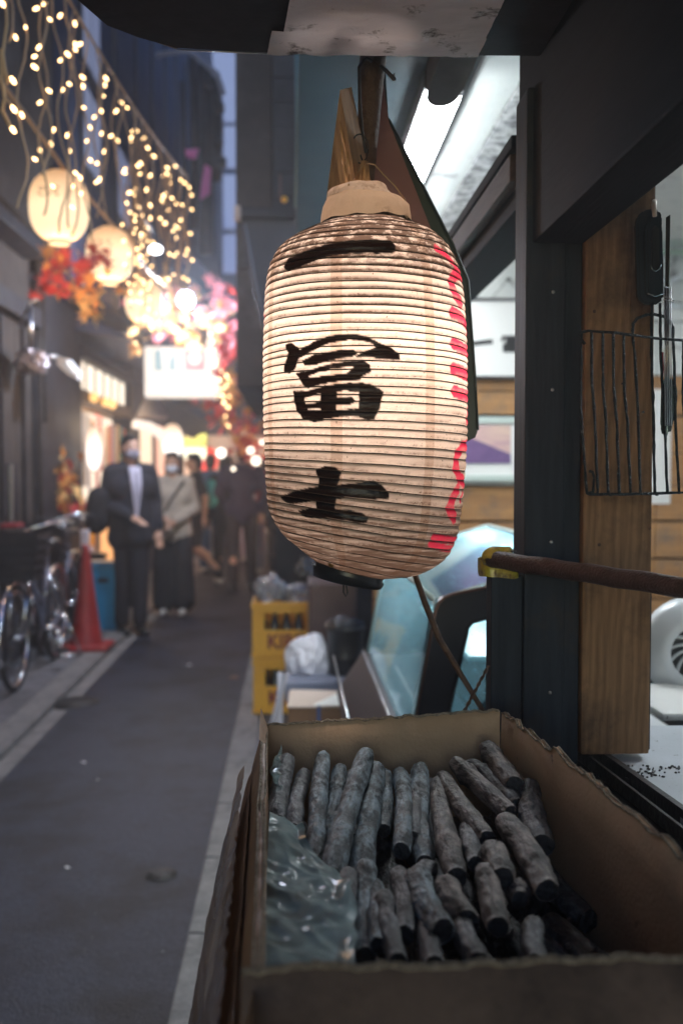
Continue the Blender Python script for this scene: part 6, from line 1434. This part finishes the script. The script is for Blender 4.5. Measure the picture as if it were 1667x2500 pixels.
    m = MB(); m.tube([g(-.16, 1.50, .0), g(-.15, 1.45, .1), g(-.06, 1.40, r_)], .008, 6); m.tube([g(.16, 1.50, .0), g(.15, 1.45, .1), g(.06, 1.40, r_)], .008, 6); m.tube([g(-.17, 1.50, .008), g(.17, 1.50, .008)], .008, 6); m.build('kickstand', M['chrome'], t)
    return t
bicycle(-1.74, 6.00, 'nearest parked bicycle with a dark front basket at the left edge')
bicycle(-1.88, 7.30, 'second parked bicycle, behind the nearest one and beside the cone')
MB().bbox((-1.80, 6.24, 1.06), (-1.70, 6.44, 1.085), .008).build('red_pouch', M['red_cloth'], label='flat red pouch lying on top of the nearest bicycle basket', cat='pouch')
MB().bbox((-1.66, 7.9, .03), (-1.60, 7.98, .95), .008).build('white_post', M['white_bag'], label='slim pale post between the second bicycle and the cone', cat='post')

# ================================================================ PEOPLE
def capsule(mb, a, b, ra, rb, n=14):
    a = Vector(a); b = Vector(b); ax = (b-a).normalized(); pts = []; rs = []
    for k in range(5): th = math.pi/2*(k/4); pts.append(a-ax*ra*math.cos(th)); rs.append(max(.002, ra*math.sin(th)))
    for k in range(1, 5): pts.append(a.lerp(b, k/5)); rs.append(ra+(rb-ra)*k/5)
    for k in range(5): th = math.pi/2*(k/4); pts.append(b+ax*rb*math.sin(th)); rs.append(max(.002, rb*math.cos(th)))
    mb.tube(pts, rs, n)
def remesh(mb, name, mt, parent, vox):
    o = mb.build(name, mt, parent); md = o.modifiers.new('r', 'REMESH'); md.mode = 'VOXEL'; md.voxel_size = vox; md.use_smooth_shade = True
    s_ = o.modifiers.new('s', 'SMOOTH'); s_.factor = .6; s_.iterations = 4
    bpy.context.view_layer.update(); dg = bpy.context.evaluated_depsgraph_get(); me = bpy.data.meshes.new_from_object(o.evaluated_get(dg)); o.modifiers.clear(); old = o.data; o.data = me
    me.polygons.foreach_set('use_smooth', [True]*len(me.polygons))
    if not me.materials: me.materials.append(mt)
    bpy.data.meshes.remove(old); return o
def person(x, y, H, ang, label, arms=None, legs=None, top='suit', bottom='suit', mask=None, shoe='shoe', hair='short', topl=.0, sleeve='long', short=False, skirt=False, openf=None, vox=.012, lean=0, gz=0.0, coat_len=.0, bag=None):
    """figure built round a skeleton; local +y is the way it faces"""
    s = H/1.72; t = thing('person', (x, y, gz), label, 'person'); ca, sa = math.cos(ang), math.sin(ang)
    def W(p): px, py, pz = p; py += lean*pz; return Vector((x+(px*ca-py*sa)*s, y+(px*sa+py*ca)*s, gz+pz*s))
    legs = legs or [((.09, 0, .90), (.10, .02, .49), (.10, -.02, .09)), ((-.09, 0, .90), (-.10, .02, .49), (-.10, -.02, .09))]
    arms = arms or [((.185, 0, 1.40), (.24, -.02, 1.13), (.22, .06, .89)), ((-.185, 0, 1.40), (-.24, -.02, 1.13), (-.22, .06, .89))]
    b = MB()
    for h, k, a in legs:
        capsule(b, W(h), W(k), .082*s, .055*s); capsule(b, W(k), W((k[0]*.5+a[0]*.5, k[1]*.5+a[1]*.5-.012, k[2]*.6+a[2]*.4)), .055*s, .055*s); capsule(b, W(k), W(a), .052*s, .036*s); capsule(b, W((a[0], a[1]-.02, a[2]-.04)), W((a[0], a[1]+.14, a[2]-.055)), .034*s, .028*s)
    capsule(b, W((-.07, 0, .93)), W((.07, 0, .93)), .105*s, .105*s); capsule(b, W((0, 0, .95)), W((0, 0, 1.20)), .115*s, .125*s); capsule(b, W((-.08, 0, 1.28)), W((.08, 0, 1.28)), .12*s, .12*s); capsule(b, W((-.15, 0, 1.40)), W((.15, 0, 1.40)), .062*s, .062*s)
    capsule(b, W((0, -.005, 1.38)), W((0, .01, 1.52)), .058*s, .052*s)
    rz = Matrix.Rotation(ang, 3, 'Z'); hc = W((0, .025, 1.605))
    b.ell(hc, (.073*s, .092*s, .112*s), 20, rz); b.ell(W((0, .05, 1.545)), (.055*s, .058*s, .055*s), 16, rz); b.ell(W((0, .125, 1.585)), (.013*s, .018*s, .022*s), 10, rz)
    for sx in (-1, 1): b.ell(W((sx*.076, .02, 1.60)), (.011*s, .020*s, .03*s), 10, rz)
    for sh, el, wr in arms:
        capsule(b, W(sh), W(el), .048*s, .039*s); capsule(b, W(el), W(wr), .038*s, .026*s)
        d = (Vector(wr)-Vector(el)).normalized(); side = Vector((1, 0, 0)) if abs(d.x) < .8 else Vector((0, 1, 0)); wv = Vector(wr)
        capsule(b, W(wv), W(wv+d*.07), .026*s, .030*s)
        for k in range(4): q = wv+d*.085+side*(-.03+.02*k); capsule(b, W(q), W(q+d*(.055+.012*(k in (1, 2)))+Vector((0, 0, -.015))), .0085*s, .0075*s, 8)
        capsule(b, W(wv+d*.03+side*.025), W(wv+d*.08+side*.052), .010*s, .008*s, 8)
    remesh(b, 'body', M['skin'], t, vox*.8)
    # clothes
    j = MB(); e = .014*s
    capsule(j, W((-.075, 0, .96-coat_len)), W((.075, 0, .96-coat_len)), .118*s+e, .118*s+e); capsule(j, W((0, 0, .92)), W((0, 0, 1.22)), .125*s+e, .130*s+e); capsule(j, W((-.09, 0, 1.27)), W((.09, 0, 1.27)), .122*s+e, .122*s+e); capsule(j, W((-.155, -.005, 1.405)), W((.155, -.005, 1.405)), .062*s+e, .062*s+e); capsule(j, W((-.05, -.01, 1.44)), W((.05, -.01, 1.44)), .05*s+e, .05*s+e)
    if coat_len: capsule(j, W((-.07, 0, .96-coat_len)), W((-.06, 0, 1.1)), .13*s, .12*s); capsule(j, W((.07, 0, .96-coat_len)), W((.06, 0, 1.1)), .13*s, .12*s)
    for sh, el, wr in arms:
        if sleeve == 'long': capsule(j, W(sh), W(el), .050*s+e, .045*s+e); capsule(j, W(el), W(Vector(el).lerp(Vector(wr), .92)), .044*s+e, .034*s+e)
        else: capsule(j, W(sh), W(Vector(sh).lerp(Vector(el), .62)), .054*s+e, .052*s+e)
    remesh(j, 'jacket' if top in ('suit', 'beige', 'navy') else 'shirt', M[top], t, vox)
    tr = MB(); capsule(tr, W((-.07, 0, .93)), W((.07, 0, .93)), .118*s, .118*s); capsule(tr, W((0, 0, .95)), W((0, 0, 1.05)), .122*s, .118*s)
    for h, k, a in legs:
        h_ = Vector(h); k_ = Vector(k); a_ = Vector(a)
        if short: capsule(tr, W(h_), W(h_.lerp(k_, .80)), .098*s, .088*s)
        elif skirt: capsule(tr, W(h_), W(k_), .11*s, .12*s); capsule(tr, W(k_), W(k_.lerp(a_, .85)), .12*s, .13*s)
        else: capsule(tr, W(h_), W(k_), .096*s, .074*s); capsule(tr, W(k_), W(k_.lerp(a_, .93)), .074*s, .062*s)
    remesh(tr, 'trousers' if not skirt else 'skirt', M[bottom], t, vox)
    for h, k, a in legs:
        q = MB(); capsule(q, W((a[0], a[1]-.025, a[2]-.045)), W((a[0], a[1]+.15, a[2]-.055)), .043*s, .036*s); remesh(q, 'shoe', M[shoe], t, vox*.8)
    hr = MB(); hr.ell(W((0, .0, 1.645)), (.084*s, .096*s, .090*s), 20, rz); hr.ell(W((0, -.035, 1.60)), (.080*s, .07*s, .105*s), 18, rz)
    hr.ell(W((.02, .065, 1.695)), (.06*s, .045*s, .035*s), 14, rz)
    if hair == 'long': hr.ell(W((0, -.03, 1.54)), (.088*s, .065*s, .12*s), 18, rz); hr.ell(W((.07, .01, 1.57)), (.022*s, .05*s, .10*s), 14, rz); hr.ell(W((-.07, .01, 1.57)), (.022*s, .05*s, .10*s), 14, rz)
    remesh(hr, 'hair', M['hair'], t, vox*.8)
    for sx in (-1, 1):
        MB().ell(W((sx*.030, .106, 1.612)), (.012*s, .006*s, .006*s), 10, rz).build('eye', M['paper_white'], t); MB().ell(W((sx*.030, .111, 1.612)), (.006*s, .003*s, .006*s), 8, rz).build('pupil', M['hair'], t)
        MB().ell(W((sx*.030, .108, 1.635)), (.018*s, .005*s, .004*s), 8, rz).build('eyebrow', M['hair'], t)
    if mask: 
        mk = MB(); mk.ell(W((0, .062, 1.555)), (.066*s, .070*s, .052*s), 20, rz); mk.ell(W((0, .095, 1.575)), (.03*s, .045*s, .03*s), 14, rz); remesh(mk, 'mask', M[mask], t, .008)
    else: MB().ell(W((0, .100, 1.545)), (.022*s, .008*s, .006*s), 10, rz).build('mouth', M['red_cloth'], t)
    if openf:                                     # pale shirt front showing between lapels
        f = MB(); f.hull([W(p) for p in ((-.05, .125, 1.43), (.05, .125, 1.43), (-.045, .165, 1.30), (.045, .165, 1.30), (.012, .160, 1.02), (-.012, .160, 1.02), (0, .09, 1.2), (-.05, .08, 1.45), (.05, .08, 1.45))]); f.build('shirt_front', M[openf], t)
    if bag: bag(t, W, s)
    return t
def ground(px, py): p = PZ(px, py, 0); return p.x, p.y
# suited man, facing the viewer and slightly right, hands together at the waist
x, y = ground(322, 1548)
def necktie(t, W, s):
    lump2 = MB(); capsule(lump2, W((.27, -.02, 1.18)), W((.29, -.04, .98)), .10*s, .11*s); remesh(lump2, 'shoulder_bag', M['black_cloth'], t, .014)
    MB().hull([W(p) for p in ((-.014, .152, 1.40), (.014, .152, 1.40), (-.02, .178, 1.22), (.02, .178, 1.22), (0, .17, 1.08))]).build('tie', M['grey_mask'], t)
person(x, y, 1.73, R(208), 'man in a dark suit and grey face mask standing at the left kerb', arms=[((.18, 0, 1.40), (.225, -.03, 1.13), (.06, .21, 1.02)), ((-.18, 0, 1.40), (-.235, -.02, 1.14), (-.22, .08, .90))], legs=[((.075, 0, .90), (.075, .02, .49), (.085, -.02, .09)), ((-.075, 0, .90), (-.075, .02, .49), (-.06, .04, .09))], coat_len=.12, mask='grey_mask', openf='shirt', bag=necktie)
x, y = ground(425, 1500)
def strap(t, W, s): MB().tube([W((-.13, .10, 1.42)), W((0, .165, 1.22)), W((.14, .14, .98))], .012, 8).build('bag_strap', M['black_cloth'], t)
person(x, y, 1.60, R(178), 'masked woman in a beige jacket and long dark skirt beside the suited man', arms=[((.16, 0, 1.38), (.22, -.02, 1.13), (.06, .20, 1.04)), ((-.16, 0, 1.38), (-.23, -.02, 1.13), (-.06, .22, 1.00))], top='beige', bottom='black_cloth', mask='white_mask', hair='long', skirt=True, shoe='shoe_white', coat_len=.08, bag=strap)
# person in black tee walking left with a leg lifted
x, y = ground(478, 1430)
def pack(t, W, s):
    m = MB(); m.ell(W((0, -.20, 1.20)), (.13*s, .10*s, .19*s), 18, Matrix.Rotation(R(120), 3, 'Z')); m.build('backpack', M['teal_cloth'], t)
person(x, y, 1.64, R(105), 'person in a black T-shirt and shorts with a teal backpack walking', top='black_cloth', bottom='black_cloth', sleeve='short', short=True, shoe='black_shoe' if 'black_shoe' in M else 'shoe', legs=[((.09, 0, .90), (.09, .20, .53), (.09, .22, .09)), ((-.09, 0, .90), (-.09, .02, .50), (-.09, -.26, .24))], arms=[((.18, 0, 1.38), (.22, -.06, 1.12), (.22, .04, .88)), ((-.18, 0, 1.38), (-.22, -.10, 1.14), (-.22, -.08, .90))], bag=pack, vox=.014)
x, y = ground(592, 1442)
person(x, y, 1.75, R(8), 'man in a navy jacket seen from behind, walking away in the middle of the lane', top='navy', bottom='olive', shoe='shoe', arms=[((.20, 0, 1.40), (.27, -.05, 1.14), (.23, .06, .92)), ((-.20, 0, 1.40), (-.28, -.04, 1.15), (-.18, .14, 1.0))], legs=[((.09, 0, .90), (.11, .08, .50), (.12, .10, .09)), ((-.09, 0, .90), (-.11, .00, .49), (-.12, -.12, .11))], vox=.014)
x, y = ground(552, 1425)
person(x, y, 1.62, R(25), 'person in dark clothes and pale sneakers half hidden left of the navy man', top='black_cloth', bottom='black_cloth', shoe='shoe_white', vox=.016, hair='long')
x, y = ground(515, 1398)
person(x, y, 1.66, R(0), 'person in a blue top and blue jeans further back left of the navy man', top='blue_cloth', bottom='blue_cloth', shoe='shoe_white', vox=.018)
x, y = ground(650, 1400)
person(x, y, 1.66, R(10), 'person in dark red further back behind the big lantern', top='red_cloth', bottom='bluegrey', shoe='shoe_white', vox=.018)
x, y = ground(682, 1408)
person(x, y, 1.55, R(0), 'person in a dark coat at the right side of the lane behind the lantern', top='black_cloth', bottom='olive', shoe='shoe', vox=.018, coat_len=.2)
x, y = ground(612, 1370)
person(x, y, 1.70, R(170), 'pale dressed person far back coming towards the viewer right of the navy man', top='shirt', bottom='shirt', shoe='shoe_white', vox=.018)
x, y = ground(565, 1352)
person(x, y, 1.68, R(175), 'person in a beige top far back in the lane', top='beige', bottom='navy', shoe='shoe', vox=.02)
x, y = ground(492, 1362)
person(x, y, 1.64, R(180), 'person in a pale top far back beside the left shops', top='shirt', bottom='blue_cloth', shoe='shoe', vox=.02)

# pale flecks trodden into the road
m = MB(); fr2 = random.Random(9)
for i in range(60):
    c = Vector((fr2.uniform(-1.3, -.35), 2.4+6*fr2.random()**1.5, .0012)); s_ = fr2.uniform(.002, .006); n = 5
    m.prism([c+Vector((math.cos(k*1.256)*s_*fr2.uniform(.5, 1.3), math.sin(k*1.256)*s_*fr2.uniform(.5, 1.3), 0)) for k in range(n)], (0, 0, .0012))
m.build('road_flecks', M['concrete'], label='tiny pale flecks and grit scattered over the asphalt', cat='grit', kind='stuff')

# ================================================================ SMOKE IN THE AIR
hz = MB().box((-9.5, -7.5, -1.3), (4.5, 29, 16.5)) if False else MB().box((-33, -14, -1.3), (33, 64, 17))
ho = hz.build('haze', None, kind='stuff', label='thin bluish cooking smoke hanging in the lane', cat='smoke')
hm = bpy.data.materials.new('haze'); hm.use_nodes = True; N = hm.node_tree.nodes; L = hm.node_tree.links
for n in list(N):
    if n.type != 'OUTPUT_MATERIAL': N.remove(n)
pv = N.new('ShaderNodeVolumePrincipled'); pv.inputs['Density'].default_value = HAZE_DENSITY; pv.inputs['Color'].default_value = (.88, .90, .96, 1); pv.inputs['Anisotropy'].default_value = .72
L.new(pv.outputs[0], [n for n in N if n.type == 'OUTPUT_MATERIAL'][0].inputs['Volume']); ho.data.materials.append(hm)
if HAZE_DENSITY <= 0: bpy.data.objects.remove(ho)
